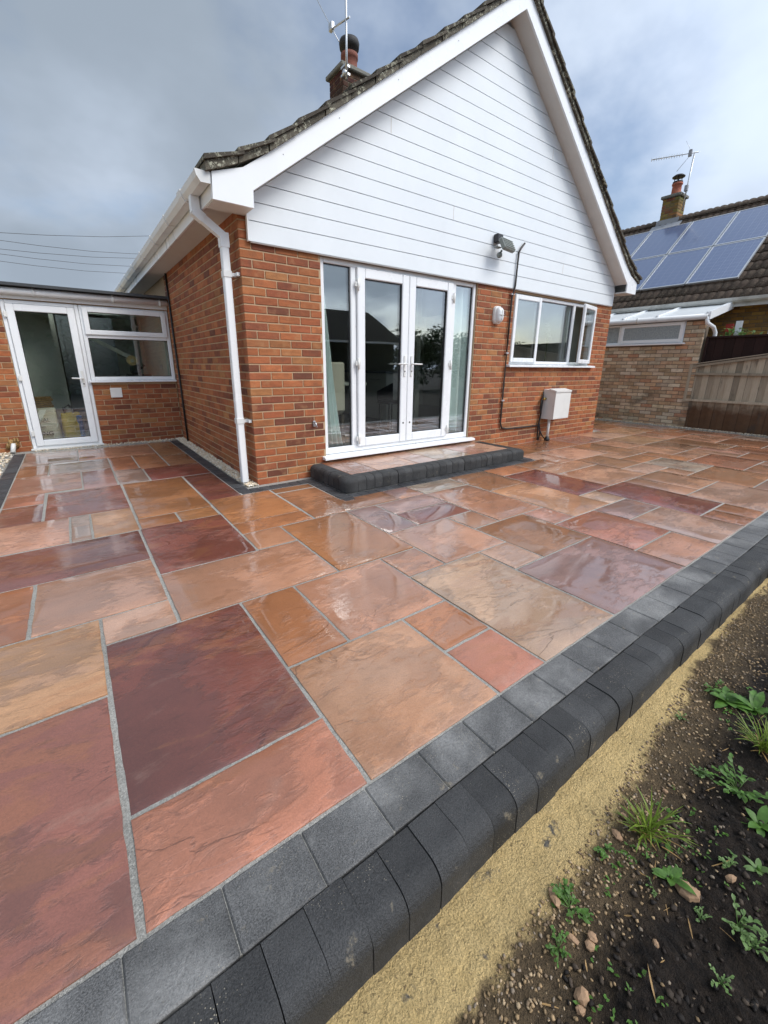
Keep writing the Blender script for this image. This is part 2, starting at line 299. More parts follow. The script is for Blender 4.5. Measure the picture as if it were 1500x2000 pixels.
# ------------------------------------------------------------------ mesh helpers
class MB:
    def __init__(s): s.v = []; s.f = []; s.c = []; s.uv = None; s.smooth = []
    def face(s, idx, sm=False): s.f.append(tuple(idx)); s.smooth.append(sm)
    def vert(s, p, col=None): s.v.append(tuple(p)); s.c.append(col or (1, 1, 1, 1)); return len(s.v)-1
    def box(s, x0, x1, y0, y1, z0, z1, col=None):
        b = len(s.v)
        for z in (z0, z1):
            for x, y in ((x0, y0), (x1, y0), (x1, y1), (x0, y1)): s.vert((x, y, z), col)
        for q in ((3, 2, 1, 0), (4, 5, 6, 7), (0, 1, 5, 4), (1, 2, 6, 5), (2, 3, 7, 6), (3, 0, 4, 7)): s.face([b+i for i in q])
        return s
    def cbox(s, x0, x1, y0, y1, z0, z1, e=.004, col=None):       # chamfered box, 24 corners
        b = len(s.v); X = (x0, x1); Y = (y0, y1); Z = (z0, z1); e = min(e, (x1-x0)*.4, (y1-y0)*.4, (z1-z0)*.4); id = {}
        for i in (0, 1):
            for j in (0, 1):
                for k in (0, 1):
                    sx, sy, sz = (1-2*i)*e, (1-2*j)*e, (1-2*k)*e; x, y, z = X[i], Y[j], Z[k]
                    id[i, j, k, 0] = s.vert((x, y+sy, z+sz), col); id[i, j, k, 1] = s.vert((x+sx, y, z+sz), col); id[i, j, k, 2] = s.vert((x+sx, y+sy, z), col)
        F = s.face
        def quad(a, b_, c, d, flip): F((a, b_, c, d)[::-1] if flip else (a, b_, c, d))
        for i in (0, 1): quad(id[i,0,0,0], id[i,1,0,0], id[i,1,1,0], id[i,0,1,0], i == 0)
        for j in (0, 1): quad(id[0,j,0,1], id[1,j,0,1], id[1,j,1,1], id[0,j,1,1], j == 1)
        for k in (0, 1): quad(id[0,0,k,2], id[1,0,k,2], id[1,1,k,2], id[0,1,k,2], k == 0)
        for i in (0, 1):
            for j in (0, 1): quad(id[i,j,0,0], id[i,j,1,0], id[i,j,1,1], id[i,j,0,1], (i+j) % 2 == 0)
            for k in (0, 1): quad(id[i,0,k,0], id[i,1,k,0], id[i,1,k,2], id[i,0,k,2], (i+k) % 2 == 1)
        for j in (0, 1):
            for k in (0, 1): quad(id[0,j,k,1], id[1,j,k,1], id[1,j,k,2], id[0,j,k,2], (j+k) % 2 == 0)
        for i in (0, 1):
            for j in (0, 1):
                for k in (0, 1):
                    t = (id[i,j,k,0], id[i,j,k,1], id[i,j,k,2]); F(t if (i+j+k) % 2 == 1 else t[::-1])
        return s
    def prism(s, poly, a0, a1, axis='y', col=None):              # polygon in the two other axes, extruded along axis
        b = len(s.v); n = len(poly)
        for a in (a0, a1):
            for p, q in poly: s.vert({'y': (p, a, q), 'x': (a, p, q), 'z': (p, q, a)}[axis], col)
        s.face([b+i for i in range(n)]); s.face([b+n+i for i in range(n)][::-1])
        for i in range(n): s.face((b+i, b+n+i, b+n+(i+1) % n, b+(i+1) % n))
        return s
    def tube(s, pts, r, n=8, caps=True, col=None):
        pts = [Vector(p) for p in pts]; R = r if isinstance(r, (list, tuple)) else [r]*len(pts); b = len(s.v); ref = Vector((0, 0, 1))
        t0 = (pts[1]-pts[0]).normalized()
        if abs(t0.z) > .95: ref = Vector((1, 0, 0))
        for i, p in enumerate(pts):
            t = (pts[min(i+1, len(pts)-1)]-pts[max(i-1, 0)]).normalized(); a = t.cross(ref)
            if a.length < 1e-4: a = t.cross(Vector((0, 1, 0)))
            a.normalize(); c = t.cross(a); ref = a.cross(t) if False else ref
            for k in range(n): an = 2*pi*k/n; s.vert(p+(a*cos(an)+c*sin(an))*R[i], col)
        for i in range(len(pts)-1):
            for k in range(n): s.face((b+i*n+k, b+i*n+(k+1) % n, b+(i+1)*n+(k+1) % n, b+(i+1)*n+k), True)
        if caps: s.face([b+k for k in range(n)][::-1]); e = b+(len(pts)-1)*n; s.face([e+k for k in range(n)])
        return s
    def lathe(s, prof, cx=0, cy=0, cz=0, n=20, col=None):
        b = len(s.v)
        for r, z in prof:
            for k in range(n): s.vert((cx+r*cos(2*pi*k/n), cy+r*sin(2*pi*k/n), cz+z), col)
        for i in range(len(prof)-1):
            for k in range(n): s.face((b+i*n+k, b+i*n+(k+1) % n, b+(i+1)*n+(k+1) % n, b+(i+1)*n+k), True)
        s.face([b+k for k in range(n)][::-1]); e = b+(len(prof)-1)*n; s.face([e+k for k in range(n)]); return s
    def blob(s, c, r, col=None, sq=(1, 1, 1), jit=.25, nu=6, nv=4):
        b = len(s.v); c = Vector(c); rot = random.random()*6.28
        top = s.vert(c+Vector((0, 0, r*sq[2])), col)
        for j in range(1, nv):
            for k in range(nu):
                th = pi*j/nv; ph = 2*pi*k/nu; q = Vector((sin(th)*cos(ph)*sq[0], sin(th)*sin(ph)*sq[1], cos(th)*sq[2]))*r*(1+random.uniform(-jit, jit))
                s.vert(c+Vector((q.x*cos(rot)-q.y*sin(rot), q.x*sin(rot)+q.y*cos(rot), q.z)), col)
        bot = s.vert(c-Vector((0, 0, r*sq[2])), col)
        for k in range(nu): s.face((top, b+1+k, b+1+(k+1) % nu), True)
        for j in range(nv-2):
            for k in range(nu): s.face((b+1+j*nu+k, b+1+(j+1)*nu+k, b+1+(j+1)*nu+(k+1) % nu, b+1+j*nu+(k+1) % nu), True)
        e = b+1+(nv-2)*nu
        for k in range(nu): s.face((bot, e+(k+1) % nu, e+k), True)
        return s
    def leaf(s, base, yaw, length, width, pitch=.6, curl=.8, n=4, cup=.15):
        b = len(s.v); p = Vector(base); d = Vector((cos(yaw), sin(yaw), 0)); sd = Vector((-sin(yaw), cos(yaw), 0)); a = pitch
        for i in range(n+1):
            t = i/n; w = width*.5*(sin(pi*min(1, .08+t*.92))**.7 if t < 1 else 0.04); upv = Vector((0, 0, 1))
            s.vert(p-sd*w+upv*w*cup); s.vert(p); s.vert(p+sd*w+upv*w*cup)
            p = p+(d*cos(a)+upv*sin(a))*length/n; a -= curl/n
        for i in range(n):
            for k in (0, 1): o = b+i*3+k; s.face((o, o+1, o+4, o+3), True)
        return s
    def mesh(s, name, mats, col=False):
        me = bpy.data.meshes.new(name); me.from_pydata(s.v, [], s.f)
        for mm in (mats if isinstance(mats, (list, tuple)) else [mats]): me.materials.append(M[mm])
        me.polygons.foreach_set('use_smooth', s.smooth)
        if col:
            at = me.color_attributes.new('Col', 'FLOAT_COLOR', 'POINT'); at.data.foreach_set('color', [k for c in s.c for k in c])
        me.update(); return me
    def build(s, name, mat, parent=None, col=False, loc=None):
        o = bpy.data.objects.new(name, s.mesh(name, mat, col)); COL.objects.link(o)
        if parent: o.parent = parent
        if loc: o.location = loc
        return o
def tag(o, label=None, cat=None, group=None, kind=None):
    for k, v in (('label', label), ('category', cat), ('group', group), ('kind', kind)):
        if v: o[k] = v
    return o
def empty(name, loc, label, cat, group=None, kind=None):
    o = bpy.data.objects.new(name, None); COL.objects.link(o); o.location = loc; o.empty_display_size = .2
    return tag(o, label, cat, group, kind)
def part(name, mat, parent, fn, **k):                     # world-space geometry parented to an Empty that sits at its base
    b = MB(); fn(b); o = b.build(name, mat, parent, **k); root = parent
    o.matrix_parent_inverse = parent.matrix_basis.inverted() if parent.parent is None else Matrix()
    return o
def sub(name, mat, parent, fn, **k):
    b = MB(); fn(b); return b.build(name, mat, parent, **k)
RGB = lambda r, g, b: tuple((v/255/12.92 if v < 11 else ((v/255+.055)/1.055)**2.4) for v in (r, g, b)) + (1,)

# ================================================================== GROUND AND PATIO
gm = MB(); gm.box(-200, 200, -200, 200, -.30, -.20); tag(gm.build('ground', 'soil'), kind='structure')
# soil bed with a strip of bedding sand along the kerb
def axis(segs):
    a = [segs[0][0]]
    for x0, x1, st in segs:
        n = max(1, round((x1-x0)/st)); a += [x0+(x1-x0)*(i+1)/n for i in range(n)]
    return a
def soil_h(x, y):
    d = min(1., max(0., (-3.66-y)/.30)); n1 = noise.noise((x*2.1, y*2.1, 3.)); n2 = noise.noise((x*9, y*9, 1.)); n3 = noise.noise((x*31, y*31, 5.)); n4 = noise.noise((x*70, y*70, 9.))
    return -.128 + n1*.008 + d*(n1*.018+n2*.026+abs(n3)*.021) + n2*.004*(1-d) + n3*.0035 + n4*(.0022+.003*d) - d*.008
xs = axis([(-2.6, -1.3, .05), (-1.3, 1.4, .0115), (1.4, 3., .03), (3., 9.2, .09)]); ys = axis([(-12, -4.9, .4), (-4.9, -4.35, .05), (-4.35, -3.50, .0115)])
sb = MB()
for y in ys:
    for x in xs: sb.vert((x, y, soil_h(x, y)))
nx = len(xs)
for j in range(len(ys)-1):
    for i in range(nx-1): o = j*nx+i; sb.face((o, o+1, o+nx+1, o+nx), True)
tag(sb.build('soil_bed', 'soil'), kind='structure')

patio = empty('patio', (0, 0, 0), 'wet riven sandstone patio laid in mixed sizes', 'patio', kind='structure')
sub('jointing', 'joint', patio, lambda b: (b.box(-2.16, 8.80, -3.414, -3.268, -.08, -.0042), b.box(-2.16, 8.80, -3.416, -.0, -.10, -.0045), b.box(-2.16, -.0, 0., 3.47, -.10, -.0046), b.box(6.63, 8.80, 0, 3.47, -.10, -.0047)))
COLS = dict(tan=(.43, .21, .118), beige=(.46, .275, .185), pink=(.43, .225, .15), orange=(.375, .152, .055), brown=(.29, .128, .056), maroon=(.165, .048, .030), dred=(.185, .044, .028),
            purple=(.29, .165, .135), salmon=(.40, .155, .088), grey=(.34, .25, .19), plum=(.200, .072, .052), rust=(.33, .122, .048), sand=(.45, .23, .115))
GX = lambda i: .0274+.2962*i
GY = lambda j: -.9004-.2963*j
SLABS = []
def slab(x0, x1, y0, y1, c): SLABS.append((min(x0, x1), max(x0, x1), min(y0, y1), max(y0, y1), c))
for q in [(-2.03,-1.46,2.36,3.25,'grey'),(-1.46,-.575,2.345,3.25,'tan'),(-.57,-.247,2.15,3.30,'brown'),(-.57,-.247,1.43,2.14,'brown'),(-2.03,-1.75,1.70,2.345,'brown'),(-1.745,-1.155,1.70,2.33,'grey'),
          (-1.15,-.885,1.51,2.33,'rust'),(-.88,-.577,1.43,2.33,'rust'),(-.86,-.247,.815,1.42,'dred'),(-1.15,-.868,.815,1.50,'grey'),(-2.03,-1.455,.875,1.69,'pink'),(-1.45,-1.158,.815,1.69,'purple'),
          (-2.03,-1.745,.49,.865,'salmon'),(-2.03,-1.74,-.055,.48,'plum'),(-1.73,-1.14,-.055,.805,'plum'),(-1.13,-.565,-.405,.805,'orange'),(-.555,-.247,-.235,.805,'maroon'),(-.855,-.568,-.665,-.41,'orange'),
          (-1.135,-.86,-.665,-.41,'rust'),(-1.43,-1.14,-.665,-.06,'sand'),(-1.56,-1.435,-.665,-.06,'grey'),(-2.03,-1.565,-.665,-.06,'pink'),(-2.03,-1.152,-1.25,-.675,'plum'),(-1.145,-.561,-1.515,-.675,'maroon'),
          (-.555,.022,-.955,-.24,'orange'),(-.555,.022,-1.193,-.96,'orange'),(-.555,-.272,-1.51,-1.198,'tan'),(.032,.452,-.375,-.24,'brown'),(.032,.452,-1.195,-.385,'brown'),(.46,1.21,-1.195,-.91,'purple'),
          (-1.145,-.272,-2.083,-1.52,'tan'),(-1.72,-1.152,-1.835,-1.255,'pink'),(-2.03,-1.727,-1.835,-1.255,'rust'),(-2.03,-1.456,-2.425,-1.84,'sand'),(-1.452,-1.152,-2.083,-1.84,'beige'),(-2.03,-1.456,-3.27,-2.43,'plum')]: slab(*q)
G = [(-5,-3,4,7,'maroon'),(-5,-3,7,8,'salmon'),(-3,-2,4,6,'rust'),(-3,-1,6,8,'tan'),(-1,0,6,7,'orange'),(-1,0,7,8,'salmon'),(-2,0,4,6,'tan'),(0,1,4,5,'tan'),(-1,1,1,4,'orange'),(1,2,1,3,'purple'),(1,3,3,5,'pink'),
     (0,2,5,8,'beige'),(2,3,5,6,'beige'),(2,5,6,8,'purple'),(3,5,4,6,'brown'),(5,7,7,8,'tan'),(5,7,5,7,'salmon'),(7,9,6,8,'beige'),(7,9,5,6,'purple'),(8,9,4,5,'beige'),(5,6,4,5,'pink'),(6,8,2,5,'sand'),(4,6,1,4,'tan'),
     (2,4,2,3,'plum'),(3,4,3,4,'pink'),(2,3,3,4,'pink'),(2,4,1,2,'purple'),(4,6,0,1,'grey'),(6,8,0,2,'brown'),(8,10,0,1,'orange'),(8,10,1,4,'dred'),(9,11,4,7,'dred'),(11,12,4,6,'tan'),(12,14,4,6,'tan'),(11,14,6,8,'pink'),(10,11,7,8,'orange'),(9,10,7,8,'rust'),
     (10,13,1,2,'tan'),(10,13,2,4,'tan'),(10,12,0,1,'brown'),(13,15,1,3,'brown'),(15,17,2,3,'orange'),(13,15,3,4,'beige'),(15,17,3,5,'grey'),(14,15,4,5,'tan'),(13,14,4,4,'tan'),(14,17,5,7,'orange'),(14,17,7,8,'pink'),(17,20,4,6,'rust')]
occ = set()
for i0, i1, j0, j1, c in G:
    if i1 <= i0 or j1 <= j0: continue
    cells = [(i, j) for i in range(i0, i1) for j in range(j0, j1)]
    if any(q in occ for q in cells): continue
    occ.update(cells); slab(GX(i0), GX(i1), GY(j1), GY(j0), c)
slab(-.295, .02, GY(4), -1.52, 'tan') if False else None
rs = random.Random(11)
def okc(i, j):
    x = GX(i+.5); y = GY(j+.5)
    if (i, j) in occ or x > 8.66 or j > 7 or j < -13: return False
    if y > -.03: return x > 6.75
    if j < 0: return i >= 12
    return i >= 1
pal = ['tan', 'tan', 'brown', 'beige', 'orange', 'pink', 'rust', 'brown', 'sand', 'purple', 'tan']
for j in range(-13, 8):
    for i in range(0, 30):
        if not okc(i, j): continue
        for w, h in rs.sample([(3, 2), (2, 3), (2, 2), (2, 2), (2, 1), (3, 2), (1, 2)], 7)+[(1, 1)]:
            cells = [(i+a, j+b) for a in range(w) for b in range(h)]
            if all(okc(*q) for q in cells) and (j >= -3 or j+h <= -3 or GX(i) > 6.7):
                occ.update(cells); x0 = GX(i)
                if i == 12 and j < 0: x0 = 3.462
                slab(x0, GX(i+w), GY(j+h), GY(j), rs.choice(pal)); break
def make_slab(x0, x1, y0, y1, c):
    w, h = x1-x0, y1-y0; near = math.hypot((x0+x1)/2-CAM[0], (y0+y1)/2-CAM[1]); g = .0078 if x0 > -.3 or y1 < -2 else .0055
    n = max(2, min(14, int(w/(.05 if near < 3 else .12)))); k = max(2, min(18, int(h/(.05 if near < 3 else .12)))); cx, cy = (x0+x1)/2, (y0+y1)/2; sd_ = random.random()*90
    b = MB(); tx, ty, dz = random.uniform(-.005, .005), random.uniform(-.005, .005), random.uniform(-.0012, .0012)
    def pt(u, v, drop, inset):
        x = -w/2+g+inset+(w-2*g-2*inset)*u; y = -h/2+g+inset+(h-2*g-2*inset)*v; e = .0032
        us_ = 0 if u < .5 else 1
        if u < .02 or u > .98: x += noise.noise((y*14+sd_, us_*7, 1))*e + noise.noise((y*60+sd_, us_*7, 2))*e*.6
        vs2 = 0 if v < .5 else 1
        if v < .02 or v > .98: y += noise.noise((x*14+sd_, vs2*7, 3))*e + noise.noise((x*60+sd_, vs2*7, 4))*e*.6
        z = dz+tx*x+ty*y+noise.noise((x*3.2+sd_, y*3.2, 0))*.0022+noise.noise((x*9+sd_, y*9, 2))*.0009-drop
        return (x, y, z)
    ew, eh = .0045/w, .0045/h; us = [0.]+[ew+(1-2*ew)*i/n for i in range(n+1)]+[1.]; vs_ = [0.]+[eh+(1-2*eh)*i/k for i in range(k+1)]+[1.]; N = len(us)
    for v in vs_:
        for u in us: b.vert(pt(u, v, .0012 if u in (0, 1) or v in (0, 1) else 0, 0))
    for j in range(len(vs_)-1):
        for i in range(N-1): o = j*N+i; b.face((o, o+1, o+N+1, o+N), 0 < i < N-2 and 0 < j < len(vs_)-2)
    ring = [i for i in range(N)]+[j*N+N-1 for j in range(1, len(vs_))]+[(len(vs_)-1)*N+i for i in range(N-2, -1, -1)]+[j*N for j in range(len(vs_)-2, 0, -1)]
    low = [b.vert((b.v[r][0]*1.0, b.v[r][1], -.03)) for r in ring]
    for q in range(len(ring)): b.face((ring[q], low[q], low[(q+1) % len(ring)], ring[(q+1) % len(ring)]))
    o = b.build('paving_slab', 'slab', patio, loc=(cx, cy, 0)); cc = COLS[c]; f = random.uniform(.88, 1.12)
    o.color = tuple(v*f*random.uniform(.95, 1.05) for v in cc)+(1,); return o
for s_ in SLABS: make_slab(*s_)
# charcoal setts and bullnose kerb
MC = {}
def placed(name, key, maker, mat, parent, loc, rot=(0, 0, 0), color=None, scale=None):
    if key not in MC: b = MB(); maker(b); MC[key] = b.mesh(name, mat)
    o = bpy.data.objects.new(name, MC[key]); COL.objects.link(o); o.parent = parent; o.location = loc; o.rotation_euler = rot
    if color: o.color = color
    if scale: o.scale = scale
    return o
jt = lambda a: random.uniform(-a, a)
x = -2.10; tmpl = lambda L, D: (lambda b: b.cbox(-L/2, L/2, -D/2, D/2, -.06, 0, .004))
while x < 8.75:
    L = .2 if x > -1.3 or True else .2
    placed('sett', 'sett20', tmpl(.2005, .1445), 'sett', patio, (x+.1, -3.3455+jt(.001), .001+jt(.0012)), (jt(.004), jt(.004), jt(.004))); x += .2025
def bull(L, D, H, r):
    pts = [(D, -H), (D, 0)]+[(r-r*sin(a), -r+r*cos(a)) for a in [i*pi/2/6 for i in range(7)]]+[(0., -H)]
    return lambda b: b.prism([(-p, q) for p, q in pts][::-1], -L/2, L/2, 'x')
x = -2.16
while x < 8.75:     # D runs in -y: local y=0 at the outer face
    placed('kerb_block', 'bn', lambda b: [bull(.0985, .134, .16, .05)(b)], 'kerb', patio, (x+.05, -3.423, .0+jt(.001)), (jt(.003), jt(.003), pi+jt(.004))) if False else placed('kerb_block', 'bn', lambda b: b.prism([(0, -.16), (0, 0)]+[(-.084-.05*sin(a), -.05+.05*cos(a)) for a in [i*pi/2/6 for i in range(7)]]+[(-.136, -.16)], -.0494, .0494, 'x'), 'kerb', patio, (x+.05, -3.4245+jt(.0025), .0015+jt(.002)), (jt(.012), jt(.012), jt(.012)))
    x += .1007
for q in range(33):   # band along the left edge of the path
    placed('sett', 'settL', tmpl(.118, .098), 'wetsett', patio, (-2.097, -.1+q*.102+.05, .001+jt(.001)), (0, 0, jt(.005)))
for q in range(34):   # band by the side wall
    placed('sett', 'settS', tmpl(.112, .098), 'wetsett', patio, (-.185, -.12+q*.102, .001+jt(.001)), (0, 0, jt(.005)))
for q in range(7):
    placed('sett', 'settG', tmpl(.098, .14), 'wetsett', patio, (-.18+q*.102, -.154, .001+jt(.001)), (0, 0, jt(.005)))
for q in range(9): placed('sett', 'settW', tmpl(.118, .098), 'wetsett', patio, (.515, -.12-q*.1, .0012+jt(.001)), (0, 0, jt(.006)))
for q in range(28): placed('sett', 'settF', tmpl(.098, .118), 'wetsett', patio, (.63+q*.1012, -.848, .0012+jt(.001)), (0, 0, jt(.006)))
for q in range(8): placed('sett', 'settW', tmpl(.118, .098), 'wetsett', patio, (3.40, -.10-q*.1, .0012+jt(.001)), (0, 0, jt(.006)))
# doorstep
step = empty('doorstep', (1.95, -.4, 0), 'low doorstep of wet sandstone edged with rounded charcoal blocks', 'step')
SX0, SX1, SY = .575, 3.335, -.785
part('core', 'joint', step, lambda b: b.box(SX0+.05, SX1-.05, SY+.05, -.012, -.01, .128))
def stepblock(b): b.prism([(0, -.13), (0, .008)]+[(-.09-.05*sin(a), -.042+.05*cos(a)) for a in [i*pi/2/6 for i in range(7)]]+[(-.14, -.13)], -.0475, .0475, 'x')
def sbk(loc, rz): 
    o = placed('kerb_block', 'stepb', stepblock, 'kerb', step, loc, (jt(.02), jt(.02), rz+jt(.02))); o.matrix_parent_inverse = step.matrix_basis.inverted(); return o
n_ = 25
for q in range(n_): sbk((SX0+.14+.05+q*(SX1-SX0-.28-.1)/(n_-1), SY+.14, .135), 0)
for q in range(6): sbk((SX0+.14, SY+.19+q*.1, .135), -pi/2)
for q in range(6): sbk((SX1-.14, SY+.19+q*.1, .135), pi/2)
for sgn, xx in ((1, SX0), (-1, SX1)):
    def corner(b, xx=xx, sgn=sgn):
        R = .05; N = 6; rows = []
        for i in range(N+1):
            a = i*pi/2/N; off = R-R*sin(a); z = .143-R+R*cos(a)
            rows.append((off, z))
        rows = [(.14, .143)]+[(R-R*sin(i*pi/2/N)*1.0, .143-R+R*cos(i*pi/2/N)) for i in range(N+1)]+[(0., .005)]
        base = len(b.v)
        for off, z in rows:
            for (px, py) in ((off, .14), (off, off), (.14, off)): b.vert((xx+sgn*px, SY+py, z))
        for i in range(len(rows)-1):
            for k in (0, 1):
                o = base+i*3+k; f = (o, o+1, o+4, o+3); b.face(f if sgn < 0 else f[::-1], True)
    part('kerb_corner', 'kerb', step, corner)
xs_ = [SX0+.145, 1.06, 1.62, 1.92, 2.5, 2.8, SX1-.145]; yc = [SY+.145, -.012]
for a, b_ in zip(xs_[:-1], xs_[1:]):
    o = placed('paving_slab', ('st', a), lambda b, w=b_-a: b.cbox(-w/2+.005, w/2-.005, -.3125, .3125, -.03, 0, .004), 'slab', step, ((a+b_)/2, (yc[0]+yc[1])/2, .1405), (jt(.002), jt(.002), 0)); o.matrix_parent_inverse = step.matrix_basis.inverted()
    o.color = tuple(v*random.uniform(.9, 1.1) for v in COLS[random.choice(['beige', 'tan', 'pink', 'beige', 'brown'])])+(1,)

# ================================================================== THE HOUSE
WD = 6.62; CXH = WD/2; YB = -.24
house = empty('bungalow', (CXH, 0, 0), 'red brick bungalow with white clad gable and french doors', 'house')
OPEN = [(.80, 3.10, .205, 2.5), (3.876, 6.11, 1.213, 2.5)]
def gw(b):
    m0, m1 = .006, .26
    for x0, x1, z0, z1 in [(.006, .80, -.1, 2.5), (.8, 3.1, -.1, .197), (3.1, 3.876, -.1, 2.5), (3.876, 6.11, -.1, 1.208), (6.11, WD-.006, -.1, 2.5), (.8, 3.1, 2.222, 2.5), (3.876, 6.11, 2.19, 2.5)]: b.box(x0, x1, m0, m1, z0, z1)
gwall = part('wall', 'mortar', house, gw)
swall = part('wall', 'mortar', house, lambda b: (b.box(.006, .25, .26, 9., -.1, 2.5), b.box(WD-.25, WD-.006, .26, 9., -.1, 2.5), b.box(.25, WD-.25, 8.8, 9., -.1, 2.5)))
gable = part('gable_backing', 'gap', house, lambda b: b.prism([(.095, 2.226), (WD-.095, 2.226), (WD-.095, 2.55), (CXH, 4.95), (.095, 2.55)], -.012, .004))
BP = [(RGB(160, 96, 60), 8), (RGB(152, 88, 57), 8), (RGB(166, 102, 64), 6), (RGB(142, 82, 55), 6), (RGB(130, 75, 53), 4), (RGB(156, 102, 64), 4), (RGB(112, 67, 50), 2), (RGB(164, 112, 70), 2)]
BPL = [c for c, w in BP for _ in range(w)]
NPL = [RGB(*c) for c in [(192, 170, 142), (200, 178, 150), (184, 156, 126), (182, 138, 108), (204, 188, 164), (166, 142, 114), (190, 156, 124), (176, 160, 138)]]
def brow(course, start, end, first, openings, z0, z1):
    out = []; x = start; L = first
    while x < end-.02:
        a, b_ = x, min(x+L, end); segs = [(a, b_)]
        for ox0, ox1, oz0, oz1 in openings:
            if z1 > oz0+.012 and z0 < oz1:
                ns = []
                for s0, s1 in segs:
                    if s1 <= ox0 or s0 >= ox1: ns.append((s0, s1)); continue
                    if s0 < ox0: ns.append((s0, ox0-.004))
                    if s1 > ox1: ns.append((ox1+.004, s1))
                segs = ns
        out += [q for q in segs if q[1]-q[0] > .018]; x = b_+.010; L = .215
    return out
bricks = []                                             # x0,x1,y0,y1,z0,z1,colour,parent,facing
for k in range(0, 34):
    z0 = -.015+k*.075+.006; z1 = z0+.063
    if z1 > 2.50: break
    stretch = k % 2 == 0
    mx_ = WD if z1 < 2.24 else .30
    if stretch:
        bricks.append((0, .215, 0, .1025, z0, z1, random.choice(BPL), 'g')); gs = .225; ss = .1125
    else:
        bricks.append((0, .1025, 0, .215, z0, z1, random.choice(BPL), 'g')); gs = .1125; ss = .225
    if z1 < 2.24:
        for a, b_ in brow(k, gs, WD-.0, .215, [(o[0], o[1], o[2]-.0, o[3]) for o in OPEN], z0, z1): bricks.append((a, b_, 0, .05, z0, z1, random.choice(BPL), 'g'))
    for a, b_ in brow(k, ss, 3.47, .215, [], z0, z1): bricks.append((0, .05, a, b_, z0, z1, random.choice(BPL), 's'))
def vis(b):
    c = ((b[0]+b[1])/2, (b[2]+b[3])/2, (b[4]+b[5])/2); p = topx(*c)
    if not p or not (-30 < p[0] < 1530 and -30 < p[1] < 2030): return 0
    d = (Vector(c)-Vector(CAM)); n = Vector((0, -1, 0)) if b[7] == 'g' else Vector((-1, 0, 0)); ln = (b[1]-b[0]) if b[7] == 'g' else (b[3]-b[2])
    return ln*abs(d.normalized().dot(n))/d.length_squared
bricks.sort(key=vis, reverse=True)
def put_brick(bk, parent, mat='brick', name='brick'):
    x0, x1, y0, y1, z0, z1, c = bk[:7]; dim = (round(x1-x0, 3), round(y1-y0, 3), round(z1-z0, 3)); key = ('bk', mat)+dim
    o = placed(name, key, lambda b: b.cbox(-dim[0]/2, dim[0]/2, -dim[1]/2, dim[1]/2, -dim[2]/2, dim[2]/2, .0035), mat, parent, ((x0+x1)/2, (y0+y1)/2, (z0+z1)/2), (jt(.004), jt(.006), jt(.006)))
    f = random.uniform(.85, 1.1); o.color = tuple(v*f*random.uniform(.97, 1.03) for v in c[:3])+(1,)
    if parent.parent is None: o.matrix_parent_inverse = parent.matrix_basis.inverted()
    else: o.matrix_parent_inverse = parent.matrix_local.inverted() if False else Matrix()
    return o
# a wall part sits in world coordinates (its parent inverse cancels the root), so bricks under it use world coordinates too
for bk in bricks[:300]: put_brick(bk, gwall if bk[7] == 'g' else swall)
jb = MB()
for bk in bricks[300:]:
    e = jt(.0015); jb.cbox(bk[0]+e*0, bk[1], bk[2], bk[3], bk[4], bk[5], .0035, (lambda f: tuple(v*f for v in bk[6][:3])+(1,))(random.uniform(.85, 1.1)))
o = jb.build('brickwork', 'brick_far', house, col=True); o.matrix_parent_inverse = house.matrix_basis.inverted(); tag(o, kind='stuff')
# white shiplap cladding, board by board
SL = .739; ZI = 2.4875
zin = lambda x: ZI+SL*(x if x < CXH else WD-x)
def xat(z): return max(.09, (z-ZI)/SL)
zs = [2.222, 2.382]+[2.382+.147*(i+1) for i in range(17)]
for i in range(len(zs)-1):
    za, zb = zs[i]+(.0 if i == 0 else .004), min(zs[i+1]-.003, 4.93)
    if za > 4.9: break
    xa, xb = xat(za)+.0, xat(zb)
    poly = [(xa, za), (WD-xa, za)]
    poly += [(WD-xb, zb), (xb, zb)]
    if xa < xb and xa <= .0901 and zb > zin(.09): poly = [(xa, za), (WD-xa, za), (WD-.09, max(za+.001, zin(.09))), (WD-xb, zb), (xb, zb), (.09, max(za+.001, zin(.09)))]
    part('cladding_board', 'clad', house, lambda b, poly=poly: b.prism(poly, -.036, -.013))
for xx in (.072, WD-.088): part('corner_trim', 'upvc', house, lambda b, xx=xx: b.cbox(xx, xx+.016, -.040, .0-.002, 2.220, 2.49, .002))
for xj, ib in ((1.62, 8), (4.35, 11), (2.55, 4), (4.9, 2)): part('butt_joint', 'soffit', house, lambda b, xj=xj, ib=ib: b.box(xj, xj+.008, -.0372, -.0355, zs[ib]+.006, zs[ib+1]-.005))
part('drip_trim', 'gutter', house, lambda b: b.box(.10, WD-.10, -.030, -.003, 2.214, 2.2205))
